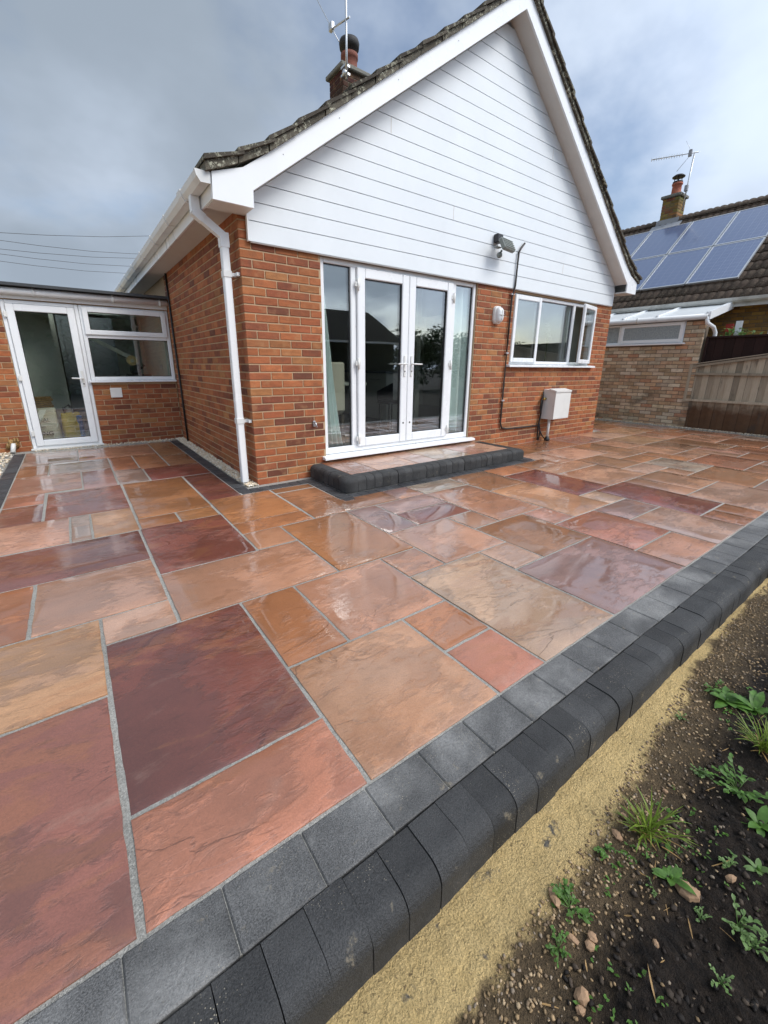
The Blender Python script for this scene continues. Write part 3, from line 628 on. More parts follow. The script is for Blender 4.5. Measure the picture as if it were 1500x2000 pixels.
# bargeboards, soffits, roof
HB = .19
def barge(b, mir):
    f = (lambda x: WD-x) if mir else (lambda x: x)
    pts = [(-.25, 2.60), (-.258, 2.415), (.068, 2.415), (.072, ZI+SL*.072), (CXH, ZI+SL*CXH), (CXH, ZI+SL*CXH+HB), (.16, ZI+SL*.16+HB), (.0, 2.685)]
    pts = [(f(x), z) for x, z in pts]
    if mir: pts = pts[::-1]
    b.prism(pts, YB, YB+.022)
for mir in (False, True):
    bo = part('bargeboard', 'upvc', house, lambda b, mir=mir: barge(b, mir))
    f = (lambda x: WD-x) if mir else (lambda x: x)
    def sof(b, f=f, mir=mir):
        p = [(f(.074), ZI+SL*.074+.004), (f(CXH-.0005), ZI+SL*CXH+.004), (f(CXH-.0005), ZI+SL*CXH+.03), (f(.074), ZI+SL*.074+.03)]
        b.prism(p[::-1] if mir else p, YB+.0225, -.0125)
    part('verge_soffit', 'soffit', house, sof)
    part('kneeler_soffit', 'soffit', house, lambda b, f=f: b.box(min(f(-.249), f(.066)), max(f(-.249), f(.066)), YB+.0225, -.002, 2.416, 2.436))
for px_, sgn in ((.35, 1), (.9, 1), (1.55, 1), (2.3, 1), (WD-.5, -1), (WD-1.3, -1), (WD-2.3, -1)):
    part('fixing_pin', 'lead', house, lambda b, px_=px_: b.tube([(px_, YB-.002, zin(px_)+.11), (px_, YB+.004, zin(px_)+.11)], .005, 8))
for x0, x1, xf in ((-.25, 0., -.25), (WD, WD+.25, WD+.25)):
    part('eaves_soffit', 'soffit', house, lambda b, x0=x0, x1=x1: b.box(x0+.002, x1-.002, .0, 9, 2.448, 2.462))
    part('fascia', 'upvc', house, lambda b, xf=xf: b.box(xf-.009, xf+.009, YB+.023, 9, 2.425, 2.60))
roof = part('roof', 'tile', house, lambda b: (b.prism([(-.29, 2.615), (0.06, 2.78), (CXH, ZI+SL*CXH+HB+.045), (CXH, ZI+SL*CXH+HB+.005), (.06, 2.745), (-.25, 2.603)][::-1], YB-.01, 9.1),
                                              b.prism([(WD+.29, 2.615), (WD-.06, 2.78), (CXH, ZI+SL*CXH+HB+.045), (CXH, ZI+SL*CXH+HB+.005), (WD-.06, 2.745), (WD+.25, 2.603)], YB-.01, 9.1)))
# tiles of the verge, course by course
gauge = .262
for mir in (False, True):
    q = 0
    x = -.31
    while x < CXH-.08:
        x2 = x+gauge+.05
        def zt(xx): 
            base = ZI+SL*xx+HB+.045
            return max(base, 2.63+(xx+.31)*.42) if xx < .2 else base
        f = (lambda v: WD-v) if mir else (lambda v: v); n = .050
        for row, y0 in enumerate((YB-.055, YB+.28)):
            y1 = y0+.325; dj = jt(.006)
            x2c = min(x2, CXH-.01)
            pts = [(f(x), zt(x)+n+dj), (f(x2c), zt(x2c)+.012+dj), (f(x2c), zt(x2c)-.008+dj), (f(x), zt(x)+n-.033+dj)]
            if not mir: pts = pts[::-1]
            sub('roof_tile', 'tile', roof, lambda b, pts=pts, y0=y0, y1=y1: b.prism(pts, y0+jt(.006), y1))
        # mortar bedding under the tile
        pm = [(f(x+.01), zt(x+.01)+n-.036), (f(min(x2, CXH)-.05), zt(min(x2, CXH)-.05)+.0), (f(min(x2, CXH)-.05), zt(min(x2, CXH)-.05)-.05), (f(x+.01), zt(x+.01)-.048)]
        if not mir: pm = pm[::-1]
        sub('verge_mortar', 'verge', roof, lambda b, pm=pm: b.prism(pm, YB-.028+jt(.008), YB+.2))
        x += gauge; q += 1
for q in range(8):
    y0 = YB-.06+q*.46
    sub('ridge_tile', 'tile', roof, lambda b, y0=y0: b.prism([(CXH+.13*cos(a), ZI+SL*CXH+HB+.01+.12*sin(a)) for a in [i*pi/8 for i in range(9)]], y0, y0+.455))
# chimney
CH = (2.87, 3.42, 2.90, 3.32)
chim = part('chimney', 'brick_far', house, lambda b: [[b.cbox(x0, x1, y0, y1, z, z+.065, .003, tuple(v*random.uniform(.08, .2) for v in random.choice(BPL)[:3])+(1,)) for (x0, x1, y0, y1) in ([(CH[0], CH[0]+.215, CH[2], CH[3]), (CH[0]+.225, CH[1], CH[2], CH[3])] if k % 2 else [(CH[0], CH[0]+.1, CH[2], CH[3]), (CH[0]+.11, CH[0]+.325, CH[2], CH[3]), (CH[0]+.335, CH[1], CH[2], CH[3])])] for k, z in enumerate([4.7+.075*i for i in range(13)])], col=True)
sub('chimney_core', 'mortar_grey', chim, lambda b: b.box(CH[0]+.006, CH[1]-.006, CH[2]+.006, CH[3]-.006, 4.6, 5.67))
sub('chimney_cap', 'conc', chim, lambda b: (b.cbox(CH[0]-.05, CH[1]+.05, CH[2]-.05, CH[3]+.05, 5.672, 5.735, .012)))
sub('chimney_pot', 'potold', chim, lambda b: b.lathe([(.15, 0), (.15, .03), (.125, .06), (.125, .20), (.14, .21), (.14, .27), (.12, .28)], 3.13, 3.11, 5.736))
sub('chimney_cowl', 'potdark', chim, lambda b: (b.lathe([(.115, 0), (.115, .05), (.155, .055), (.165, .13), (.15, .17), (.05, .18)], 3.13, 3.11, 6.02)))
sub('flashing', 'lead', chim, lambda b: b.prism([(2.80, 4.9), (2.80, 5.05), (CXH, 5.35), (CXH, 5.1)][::-1], 2.885, 2.8995))
# gutter and downpipe on the left eaves
def gprof(e=0.):
    return [(-.26-e*0, 2.585), (-.268, 2.518-e), (-.335-e, 2.516-e), (-.362-e, 2.552), (-.372-e, 2.592+e), (-.358, 2.592+e), (-.350, 2.556), (-.328, 2.53), (-.275, 2.53), (-.262, 2.59)]
gutter = part('gutter', 'gutter', house, lambda b: (b.prism(gprof(), YB+.012, 9.05), b.prism([(-.26, 2.592), (-.266, 2.514), (-.338, 2.512), (-.366, 2.552), (-.376, 2.594)], YB+.002, YB+.012)))
for y in (.27, 1.05, 1.9, 2.8, 3.7, 4.6, 5.5): sub('gutter_bracket', 'gutter', gutter, lambda b, y=y: b.prism(gprof(.007), y, y+(.13 if y == .27 else .03)))
dp = part('downpipe', 'upvc', house, lambda b: None or b.cbox(-.125, -.060, .085, .150, .02, 2.235, .006))
def obl(b, p, q, w):
    p, q = Vector(p), Vector(q); t = (q-p).normalized(); a = Vector((0, 1, 0)); c = t.cross(a).normalized(); base = len(b.v)
    for e in (p, q):
        for s1, s2 in ((-1, -1), (1, -1), (1, 1), (-1, 1)): b.vert(e+a*w*s1+c*w*s2)
    for i in range(4): b.face((base+i, base+(i+1) % 4, base+4+(i+1) % 4, base+4+i))
    b.face([base+3, base+2, base+1, base]); b.face([base+4, base+5, base+6, base+7])
sub('swan_neck', 'upvc', dp, lambda b: (obl(b, (-.31, .118, 2.515), (-.31, .118, 2.40), .033), obl(b, (-.315, .118, 2.405), (-.09, .118, 2.255), .032), obl(b, (-.0925, .118, 2.285), (-.0925, .118, 2.17), .0375), obl(b, (-.325, .118, 2.412), (-.25, .118, 2.362), .0365)))
for z in (1.93, .62): sub('pipe_clip', 'gutter', dp, lambda b, z=z: (b.cbox(-.130, -.055, .079, .156, z, z+.055, .003), b.box(-.056, -.001, .085, .15, z+.012, z+.04), b.box(-.028, -.0015, .03, .086, z+.012, z+.04)))
part('side_cable', 'cable', house, lambda b: b.tube([(-.018, 3.18, 2.44), (-.02, 3.14, 1.6), (-.02, 3.08, .8), (-.025, 3.02, .02)], .014, 8))

def pane(parent, x0, x1, z0, z1, y, mat='glass', name='pane', t=.02): return sub(name, mat, parent, lambda b: b.box(x0, x1, y, y+t, z0, z1))
def ring(b, x0, x1, z0, z1, w, y0, y1, e=.005, wb=None, wt=None):
    wb = wb or w; wt = wt or w
    b.cbox(x0, x0+w, y0, y1, z0, z1, e); b.cbox(x1-w, x1, y0, y1, z0, z1, e); b.cbox(x0+w, x1-w, y0+.0015, y1, z0, z0+wb, e); b.cbox(x0+w, x1-w, y0+.0015, y1, z1-wt, z1, e)
# french doors with sidelights
fd = part('french_doors', 'upvc', house, lambda b: (b.cbox(.803, .848, .03, .10, .215, 2.218, .006), b.cbox(3.052, 3.097, .03, .10, .215, 2.218, .006), b.cbox(.848, 3.052, .0315, .10, 2.168, 2.2185, .006), b.cbox(.848, 3.052, .0315, .10, .215, .285, .006), b.cbox(1.168, 1.232, .0305, .10, .285, 2.168, .006), b.cbox(2.672, 2.736, .0305, .10, .285, 2.168, .006)))
sub('door_sill', 'upvc', fd, lambda b: b.prism([(-.07, .172), (-.07, .194), (-.05, .202), (.10, .214), (.10, .172)], .755, 3.175, 'x'))
for x0, x1 in ((.848, 1.168), (2.736, 3.052)):
    pane(fd, x0, x1, .285, 2.168, .06); sub('glazing_seal', 'seal', fd, lambda b, x0=x0, x1=x1: ring(b, x0+.001, x1-.001, .286, 2.167, .008, .052, .084, .001))
for n_, (x0, x1, hx) in enumerate(((1.236, 1.951, 1.900), (1.955, 2.668, 2.006))):
    lf = sub('door_leaf', 'upvc', fd, lambda b, x0=x0, x1=x1: ring(b, x0, x1, .268, 2.172, .10, .005, .075, .008))
    pane(fd, x0+.10, x1-.10, .368, 2.072, .035); sub('glazing_seal', 'seal', fd, lambda b, x0=x0, x1=x1: ring(b, x0+.1005, x1-.1005, .3685, 2.0715, .007, .02, .06, .001))
    dirn = -1 if n_ == 0 else 1
    sub('door_handle', 'plate', fd, lambda b, hx=hx, dirn=dirn: (b.cbox(hx-.014, hx+.014, -.006, .0045, 1.06, 1.30, .004), b.tube([(hx, -.006, 1.205), (hx, -.045, 1.205), (hx+dirn*.02, -.05, 1.205), (hx+dirn*.13, -.05, 1.203)], .009, 8)))
    sub('keyhole', 'seal', fd, lambda b, hx=hx: (b.tube([(hx, -.0095, 1.12), (hx, .0, 1.12)], .008, 8), b.tube([(hx+(.0), .0035, .50), (hx, .006, .50)], .012, 8)))
    for z in (.36, 1.20, 2.0):
        hxx = x0 if n_ == 0 else x1
        sub('hinge', 'plate', fd, lambda b, hxx=hxx, z=z, dirn=dirn: (b.cbox(hxx-.032, hxx+.032, -.004, .0049, z-.02, z+.03, .003), b.tube([(hxx, -.008, z-.06), (hxx, -.008, z+.06)], .012, 10)))
# kitchen window, right casement open
wn = part('kitchen_window', 'upvc', house, lambda b: (ring(b, 3.879, 6.107, 1.222, 2.186, .045, .025, .10, .006), b.cbox(4.50, 4.555, .026, .10, 1.267, 2.141, .006), b.cbox(5.45, 5.51, .026, .10, 1.267, 2.141, .006)))
sub('window_sill', 'upvc', wn, lambda b: b.prism([(-.075, 1.182), (-.075, 1.205), (-.05, 1.212), (.10, 1.221), (.10, 1.182)], 3.80, 6.20, 'x'))
sub('sash', 'upvc', wn, lambda b: ring(b, 3.895, 4.525, 1.25, 2.170, .062, -.005, .024, .007)); pane(wn, 3.957, 4.463, 1.312, 2.108, .0)
sub('glazing_seal', 'seal', wn, lambda b: (ring(b, 3.9575, 4.4625, 1.3125, 2.1075, .008, .002, .022, .001), ring(b, 4.5555, 5.4495, 1.2675, 2.1405, .008, .05, .08, .001)))
pane(wn, 4.555, 5.45, 1.267, 2.141, .055)
oc = sub('open_sash', 'upvc', wn, lambda b: ring(b, -.575, 0, 1.25, 2.170, .062, -.015, .024, .007)); oc.location = (6.10, -.0, 0); oc.rotation_euler = (0, 0, radians(11))
op = bpy.data.objects.new('pane', MB().box(-.513, -.062, -.0, .018, 1.312, 2.108).mesh('pane', 'glass')); COL.objects.link(op); op.parent = wn; op.location = (6.10, 0, 0); op.rotation_euler = (0, 0, radians(11))
# rooms behind the glass
part('room', 'roomwall', house, lambda b: (b.box(.25, .30, .27, 4.6, .15, 2.44), b.box(.3, 6.3, 4.6, 4.7, .15, 2.44), b.box(3.45, 3.55, 1.6, 4.6, .15, 2.44), b.box(6.3, 6.35, .27, 4.6, .15, 2.44), b.box(.3, 6.3, .27, 4.6, 2.40, 2.44)))
part('room_floor', 'roomfloor', house, lambda b: b.box(.3, 6.3, .27, 4.6, .12, .19))
part('inner_door', 'roomdark', house, lambda b: b.box(1.6, 2.4, 4.57, 4.599, .19, 2.1))
def curtain(x0, x1, z0, z1, y, gather, label):
    b = MB(); n = 40
    for j in range(9):
        t = j/8; z = z0+(z1-z0)*t
        for i in range(n+1):
            s_ = i/n; xa, xb = gather(t); b.vert((xa+(xb-xa)*s_, y+.035*sin(s_*26+t*.7)+.012*sin(s_*9), z))
    for j in range(8):
        for i in range(n): o = j*(n+1)+i; b.face((o, o+1, o+n+2, o+n+1), True)
    o = b.build('curtain', 'curtain'); md = o.modifiers.new('thickness', 'SOLIDIFY'); md.thickness = .004; tag(o, label, 'curtain', 'curtains behind the french doors'); return o
curtain(0, 0, .26, 2.2, .15, lambda t: (.83, 1.12-.24*t**.8), 'pale mint curtain tapering behind the left sidelight of the french doors')
curtain(0, 0, .22, 2.25, .15, lambda t: (2.70, 3.30), 'pale mint curtain hanging straight behind the right sidelight of the french doors')
ch = empty('dining_chair', (1.15, .75, .19), 'cream upholstered dining chair seen through the left sidelight', 'chair')
part('backrest', 'fabric', ch, lambda b: b.cbox(.95, 1.38, .52, .58, .62, 1.22, .02)); part('seat', 'fabric', ch, lambda b: b.cbox(.95, 1.38, .58, 1.02, .58, .68, .02))
for x_ in (.97, 1.33):
    for y_ in (.54, .97): part('leg', 'bark', ch, lambda b, x_=x_, y_=y_: b.box(x_, x_+.04, y_, y_+.04, .19, .58))
tb = empty('dining_table', (1.9, 1.3, .19), 'pale topped dining table behind the chair indoors', 'table')
part('table_top', 'roomwall', tb, lambda b: b.cbox(1.2, 2.0, .95, 2.2, .92, .955, .006))
for x_ in (1.24, 1.9):
    for y_ in (1.0, 2.1): part('leg', 'bark', tb, lambda b, x_=x_, y_=y_: b.box(x_, x_+.06, y_, y_+.06, .19, .92))
kc = empty('kitchen_unit', (3.5, 2.2, .19), 'pale grey kitchen units with worktop seen through the right door', 'cabinet')
part('carcass', 'plate', kc, lambda b: b.cbox(2.9, 3.44, 1.7, 4.3, .29, 1.06, .004)); part('worktop', 'roomdark', kc, lambda b: b.cbox(2.86, 3.445, 1.66, 4.35, 1.062, 1.10, .004)); part('plinth', 'roomdark', kc, lambda b: b.box(2.95, 3.44, 1.75, 4.3, .19, .29))
for y_ in (1.7, 2.35, 3.0, 3.65): part('drawer_handle', 'chrome', kc, lambda b, y_=y_: b.tube([(2.885, y_+.15, .96), (2.885, y_+.45, .96)], .006, 8))
st = empty('bar_stool', (2.62, 1.2, .19), 'dark metal bar stool behind the right hand french door', 'stool')
part('seat', 'blackpl', st, lambda b: b.cbox(2.5, 2.8, 1.1, 1.4, .62, .66, .01)); 
for x_ in (2.52, 2.76):
    for y_ in (1.12, 1.36): part('leg', 'blackpl', st, lambda b, x_=x_, y_=y_: b.tube([(x_, y_, .62), (x_, y_, .19)], .012, 8))
part('backrest', 'blackpl', st, lambda b: b.prism([(2.5, .66), (2.8, .66), (2.8, .92), (2.5, .80)], 1.385, 1.41))
tp = empty('kitchen_tap', (4.25, .45, 1.1), 'curved chrome kitchen tap behind the left window pane', 'tap')
part('spout', 'chrome', tp, lambda b: b.tube([(4.22, .45, 1.12)]+[(4.22, .45, 1.3)]+[(4.22+.09*(1-cos(a)), .45, 1.45+.10*sin(a)) for a in [i*pi/8 for i in range(9)]]+[(4.40, .45, 1.36)], .012, 10)); part('base', 'chrome', tp, lambda b: b.tube([(4.22, .45, 1.10), (4.22, .45, 1.14)], .025, 12))
part('handle', 'chrome', tp, lambda b: b.tube([(4.22, .45, 1.16), (4.16, .43, 1.20)], .008, 8))
wk = empty('kitchen_counter', (5, .5, .19), 'kitchen worktop under the window indoors', 'counter'); part('worktop', 'roomdark', wk, lambda b: b.cbox(3.6, 6.25, .27, .87, 1.06, 1.10, .004)); part('base_units', 'plate', wk, lambda b: b.box(3.62, 6.22, .30, .84, .2, 1.06))
orc = empty('orchid', (5.3, .33, 1.10), 'dark stemmed pot plant on the kitchen window ledge', 'plant')
part('pot', 'plate', orc, lambda b: b.lathe([(.05, 0), (.065, .12), (.06, .12)], 5.3, .36, 1.10, 14)); part('stem', 'leaf', orc, lambda b: b.tube([(5.3, .36, 1.2), (5.31, .35, 1.5), (5.27, .33, 1.72)], .006, 6))
part('leaves', 'leaf', orc, lambda b: [b.leaf((5.3, .36, 1.21), a, .2, .05, .7, 1.2) for a in (0, 1.3, 2.4, 3.6, 5.)]); part('flowers', 'fabric', orc, lambda b: [b.leaf((5.28+jt(.04), .34, 1.6+i*.04), random.random()*6, .05, .04, .2, .5) for i in range(8)])

# things fixed to the gable wall
fl = empty('floodlight', (3.33, -.04, 2.68), 'grey wall floodlight with sensor on the white cladding', 'floodlight')
part('junction_box', 'blackpl', fl, lambda b: b.cbox(3.28, 3.39, -.11, -.037, 2.70, 2.80, .01))
hb = MB(); hb.cbox(-.13, .13, -.03, .03, -.075, .075, .012)
for i in range(5): hb.box(-.12, .12, -.037, -.029, -.06+i*.026, -.052+i*.026)
hd = hb.build('lamp_head', 'greycase', fl); hd.matrix_parent_inverse = fl.matrix_basis.inverted(); hd.location = (3.36, -.20, 2.655); hd.rotation_euler = (radians(-28), 0, radians(10))
part('bracket', 'greycase', fl, lambda b: (b.box(3.22, 3.30, -.16, -.11, 2.62, 2.632), b.tube([(3.335, -.10, 2.71), (3.345, -.17, 2.68)], .012, 8))); part('sensor', 'greycase', fl, lambda b: (b.blob((3.30, -.14, 2.545), .036, None, jit=0, nu=10, nv=7), b.tube([(3.315, -.16, 2.60), (3.30, -.14, 2.55)], .012, 8)))
bk_ = empty('bulkhead_light', (3.51, 0, 1.86), 'round white bulkhead lamp on the brick between door and window', 'wall light')
def rr(w, h, n=20): return [(w*math.copysign(abs(cos(a))**.6, cos(a)), h*math.copysign(abs(sin(a))**.6, sin(a))) for a in [2*pi*i/n for i in range(n)]]
def oval(b, lay):
    base = len(b.v); n = 20
    for w, h, y in lay:
        for p, q in rr(w, h): b.vert((3.50+p, y, 1.86+q))
    for i in range(len(lay)-1):
        for k in range(n): b.face((base+i*n+k, base+(i+1)*n+k, base+(i+1)*n+(k+1) % n, base+i*n+(k+1) % n), True)
    e = base+(len(lay)-1)*n; b.face([e+k for k in range(n)][::-1])
part('base', 'plate', bk_, lambda b: oval(b, [(.075, .115, 0.), (.075, .115, -.035), (.066, .10, -.042)])); part('diffuser', 'poly', bk_, lambda b: oval(b, [(.064, .10, -.04), (.060, .095, -.07), (.045, .075, -.095), (.02, .03, -.103)]))
part('guard', 'plate', bk_, lambda b: (b.tube([(3.50, -.04, 1.76), (3.50, -.10, 1.80), (3.50, -.112, 1.86), (3.50, -.10, 1.92), (3.50, -.04, 1.96)], .006, 6), b.tube([(3.44, -.04, 1.86), (3.46, -.10, 1.86), (3.50, -.115, 1.86), (3.54, -.10, 1.86), (3.56, -.04, 1.86)], .006, 6)))
pw = empty('service_pipe', (3.78, 0, .3), 'thin dark pipe running up the brick wall past the cladding', 'pipe')
part('pipe', 'brownpipe', pw, lambda b: b.tube([(4.80, -.02, .262), (4.4, -.02, .262), (3.92, -.02, .27), (3.82, -.02, .29), (3.775, -.02, .36), (3.77, -.022, .9), (3.77, -.022, 1.6), (3.775, -.024, 2.1), (3.785, -.055, 2.25), (3.79, -.06, 2.66), (3.83, -.06, 2.72), (3.905, -.055, 2.79)], .013, 8))
for z in (2.148, 1.371, .70): part('clip', 'galv', pw, lambda b, z=z: (b.cbox(3.745, 3.80, -.042, -.001, z-.012, z+.012, .004)))
bx_ = empty('meter_box', (5.05, 0, .38), 'white steel cabinet fixed low on the brick under the kitchen window', 'cabinet')
part('body', 'plate', bx_, lambda b: b.prism([(-.001, .365), (-.001, .84), (-.205, .825), (-.205, .365)][::-1], 4.84, 5.262, 'x')); part('front_panel', 'plate', bx_, lambda b: b.prism([(-.206, .372), (-.206, .79), (-.226, .785), (-.226, .378)][::-1], 4.832, 5.27, 'x')); part('lid', 'plate', bx_, lambda b: b.prism([(-.10, .832), (-.232, .795), (-.235, .822), (-.10, .852)], 4.828, 5.274, 'x'))
part('seam', 'seal', bx_, lambda b: b.box(4.8385, 4.8399, -.20, -.19, .58, .586)); part('waste_pipe', 'plate', bx_, lambda b: b.tube([(4.93, -.10, .365), (4.93, -.10, .06)], .022, 10)); part('pipe_socket', 'blackpl', bx_, lambda b: b.lathe([(.045, 0), (.045, .03), (.03, .05), (.028, .07)], 4.93, -.10, .002, 12))
part('hose', 'cable', bx_, lambda b: (b.tube([(4.80, -.02, .80), (4.795, -.03, .74), (4.72, -.05, .64), (4.72, -.05, .55), (4.77, -.04, .46), (4.76, -.03, .3), (4.80, -.04, .15), (4.76, -.05, .02)], .011, 8), b.tube([(4.80, -.02, .72), (4.79, -.03, .6), (4.77, -.035, .45), (4.745, -.03, .25), (4.73, -.05, .02)], .011, 8), b.tube([(4.77, -.04, .2), (4.83, -.06, .1), (4.90, -.08, .03)], .010, 8))); part('valve', 'brass', bx_, lambda b: b.tube([(4.84, -.05, .69), (4.78, -.04, .69)], .02, 10))
hk = empty('wall_hook', (.66, 0, .57), 'small metal tap bracket on bricks beside the door frame', 'hook'); part('plate', 'galv', hk, lambda b: (b.cbox(.645, .675, -.02, .001, .55, .61, .004), b.tube([(.66, -.02, .60), (.66, -.05, .585), (.665, -.055, .545)], .008, 8)))

# aerial on the chimney
ae = empty('aerial', (2.82, 2.86, 5.4), 'tall slim tv aerial mast strapped to the near chimney', 'aerial')
part('mast', 'galv', ae, lambda b: b.tube([(2.83, 2.72, 5.42), (2.83, 2.715, 5.95), (2.83, 2.71, 7.4)], .0165, 10)); part('bracket', 'galv', ae, lambda b: (b.box(2.81, 2.90, 2.73, 2.86, 5.50, 5.53), b.box(2.81, 2.90, 2.73, 2.86, 5.60, 5.63), b.blob((2.82, 2.76, 5.52), .05, None, jit=.2)))
part('crossarm', 'galv', ae, lambda b: (b.tube([(2.83, 2.62, 6.13), (2.83, 3.16, 6.25)], .014, 8), b.cbox(2.80, 2.86, 3.10, 3.20, 6.22, 6.33, .01)))
part('dipole', 'galv', ae, lambda b: b.tube([(2.83, 2.93, 5.99), (2.83, 3.17, 6.29), (2.83, 3.75, 7.05)], .007, 6))

# ================================================================== THE ANNEX
DY = 3.486
an = empty('annex', (-1.0, DY, 0), 'low flat roofed brick annex with glazed white door', 'house')
part_ = part
aw = part('wall', 'mortar', an, lambda b: (b.box(-1.135, -.001, DY+.006, DY+.2, -.1, .935), b.box(-4.2, -1.962, DY+.006, DY+.2, -.1, 1.97), b.box(-4.2, -.001, DY+.006, DY+.2, 1.965, 2.06)))
abr = []
for k in range(28):
    z0 = -.015+k*.075+.005; z1 = z0+.065
    if z1 < .925:
        for a, b_ in brow(k, -1.131, -.004, .215 if k % 2 else .1025, [], z0, z1): abr.append((a, b_, DY, DY+.05, z0, z1, random.choice(BPL), 'g'))
    if z1 < 1.98:
        for a, b_ in brow(k, -2.75 if k % 2 else -2.64, -1.966, .215, [], z0, z1): abr.append((a, b_, DY, DY+.05, z0, z1, random.choice(BPL), 'g'))
for bk in abr: put_brick(bk, aw)
ar = part('roof', 'felt', an, lambda b: (b.box(-4.4, -.003, DY-.19, DY+.9, 2.115, 2.15), b.box(-4.4, -.003, DY+1.9, DY+3., 2.115, 2.15), b.box(-4.4, -3.2, DY+.9, DY+1.9, 2.115, 2.15), b.box(-.5, -.003, DY+.9, DY+1.9, 2.115, 2.15))); part('added_rooflight', 'glass', an, lambda b: b.box(-3.2, -.5, DY+.9, DY+1.9, 2.12, 2.14)); part('fascia', 'upvc', an, lambda b: b.cbox(-4.3, -.004, DY-.03, DY-.008, 1.975, 2.114, .004))  # glazed roof opening added to let daylight brighten the annex room
ag = part('gutter', 'upvc', an, lambda b: b.tube([(-4.3, DY-.085, 2.055), (-.006, DY-.085, 2.068)], .045, 12))
for x_ in (-1.60, -.72, -.12): sub('gutter_bracket', 'gutter', ag, lambda b, x_=x_: b.tube([(x_, DY-.085, 2.064), (x_+.03, DY-.085, 2.064)], .052, 12))
ad = part('glazed_door', 'upvc', an, lambda b: (ring(b, -1.958, -1.137, .012, 1.962, .045, DY-.005, DY+.075, .006)))
sub('door_leaf', 'upvc', ad, lambda b: ring(b, -1.912, -1.184, .055, 1.915, .085, DY-.028, DY-.0055, .007)); pane(ad, -1.828, -1.268, .139, 1.831, DY-.02, t=.014)
sub('glazing_seal', 'seal', ad, lambda b: ring(b, -1.8275, -1.2685, .1395, 1.8305, .007, DY-.018, DY-.004, .001))
sub('door_handle', 'plate', ad, lambda b: (b.cbox(-1.245, -1.215, DY-.037, DY-.0285, .86, 1.08, .003), b.tube([(-1.23, DY-.037, .975), (-1.23, DY-.075, .975), (-1.26, DY-.08, .975), (-1.36, DY-.08, .98)], .010, 8))); sub('lock', 'seal', ad, lambda b: b.tube([(-1.23, DY-.042, .90), (-1.23, DY-.036, .90)], .009, 8))
for z in (.2, .95, 1.75): sub('hinge', 'plate', ad, lambda b, z=z: b.cbox(-1.94, -1.905, DY-.038, DY-.0285, z, z+.07, .003))
sub('threshold', 'plate', ad, lambda b: b.cbox(-1.98, -1.12, DY-.06, DY-.006, .002, .025, .004))
awn = part('annex_window', 'upvc', an, lambda b: (ring(b, -1.132, -.004, .945, 1.962, .05, DY-.004, DY+.075, .006), b.cbox(-1.082, -.054, DY-.003, DY+.075, 1.53, 1.585, .005)))
sub('sash', 'upvc', awn, lambda b: ring(b, -1.10, -.045, 1.575, 1.94, .065, DY-.03, DY-.0045, .006)); pane(awn, -1.036, -.109, 1.639, 1.876, DY-.022, t=.014); pane(awn, -1.082, -.054, .995, 1.53, DY+.02, t=.014)
sub('glazing_seal', 'seal', awn, lambda b: (ring(b, -1.0355, -.1095, 1.6395, 1.8755, .007, DY-.02, DY-.006, .001), ring(b, -1.0815, -.0545, .9955, 1.5295, .007, DY+.017, DY+.04, .001)))
sub('window_sill', 'upvc', awn, lambda b: b.prism([(DY-.06, .918), (DY-.06, .938), (DY-.03, .944), (DY+.07, .9445), (DY+.07, .918)], -1.16, -.0035, 'x'))
part('vent_cover', 'plate', an, lambda b: b.cbox(-.925, -.775, DY-.018, DY+.001, .693, .835, .004))
wp = part('waste_pipe', 'plate', an, lambda b: b.tube([(-2.15, DY+.01, .12), (-2.155, DY-.06, .10), (-2.17, DY-.11, .01)], .028, 12)); part('foam_collar', 'dryleaf', an, lambda b: [b.blob((-2.15+jt(.06), DY-.005, .12+jt(.045)), .05, None, (1, .4, .9)) for _ in range(14)])
part('room', 'roomwall', an, lambda b: (b.box(-4.0, -.003, DY+2.6, DY+2.7, -.0, 2.05), b.box(-.05, -.003, DY+.21, DY+2.6, 0., 2.05), b.box(-4.1, -4.0, DY+.2, DY+2.7, 0, 2.05), b.box(-4, -.05, DY+.21, DY+.9, 2.03, 2.06), b.box(-4, -.05, DY+1.9, DY+2.6, 2.03, 2.06), b.box(-1.50, -1.44, DY+1.25, DY+2.6, .02, 2.03)))
part('room_floor', 'roomfloor', an, lambda b: b.box(-4, -.05, DY+.201, DY+2.6, -.05, .02)); part('cupboard', 'roomdark', an, lambda b: b.box(-1.42, -.62, DY+1.7, DY+2.58, .021, 1.95)); part('cupboard', 'roomdark', an, lambda b: b.box(-1.35, -1.0, DY+1.68, DY+1.699, .04, 1.9))
for i in range(2): part('wall_socket', 'plate', an, lambda b, i=i: b.cbox(-.062, -.0505, DY+.75+i*.14, DY+.84+i*.14, 1.08, 1.17, .003))
def sack(name, loc, w, d, h, mat, label, lean=.0):
    e = empty(name, loc, label, 'sack'); b = MB(); n = 16; lay = [(0, .92), (.05, 1.), (.35, 1.04), (.6, 1.), (.8, .85), (.92, .62), (1., .5)]
    for t, s_ in lay:
        for k in range(n):
            a = 2*pi*k/n; p = math.copysign(abs(cos(a))**.55, cos(a)); q = math.copysign(abs(sin(a))**.55, sin(a)); dd = d*(s_ if t < .7 else s_*.5)
            b.vert((p*w/2*(s_ if t < .7 else .9+.1*s_)+jt(.006), q*dd/2+jt(.006), h*t+(jt(.012) if t > .7 else 0)))
    for i in range(len(lay)-1):
        for k in range(n): b.face((i*n+k, i*n+(k+1) % n, (i+1)*n+(k+1) % n, (i+1)*n+k), True)
    b.face([(len(lay)-1)*n+k for k in range(n)]); b.face([k for k in range(n)][::-1]); o = b.build('body', mat, e); return e
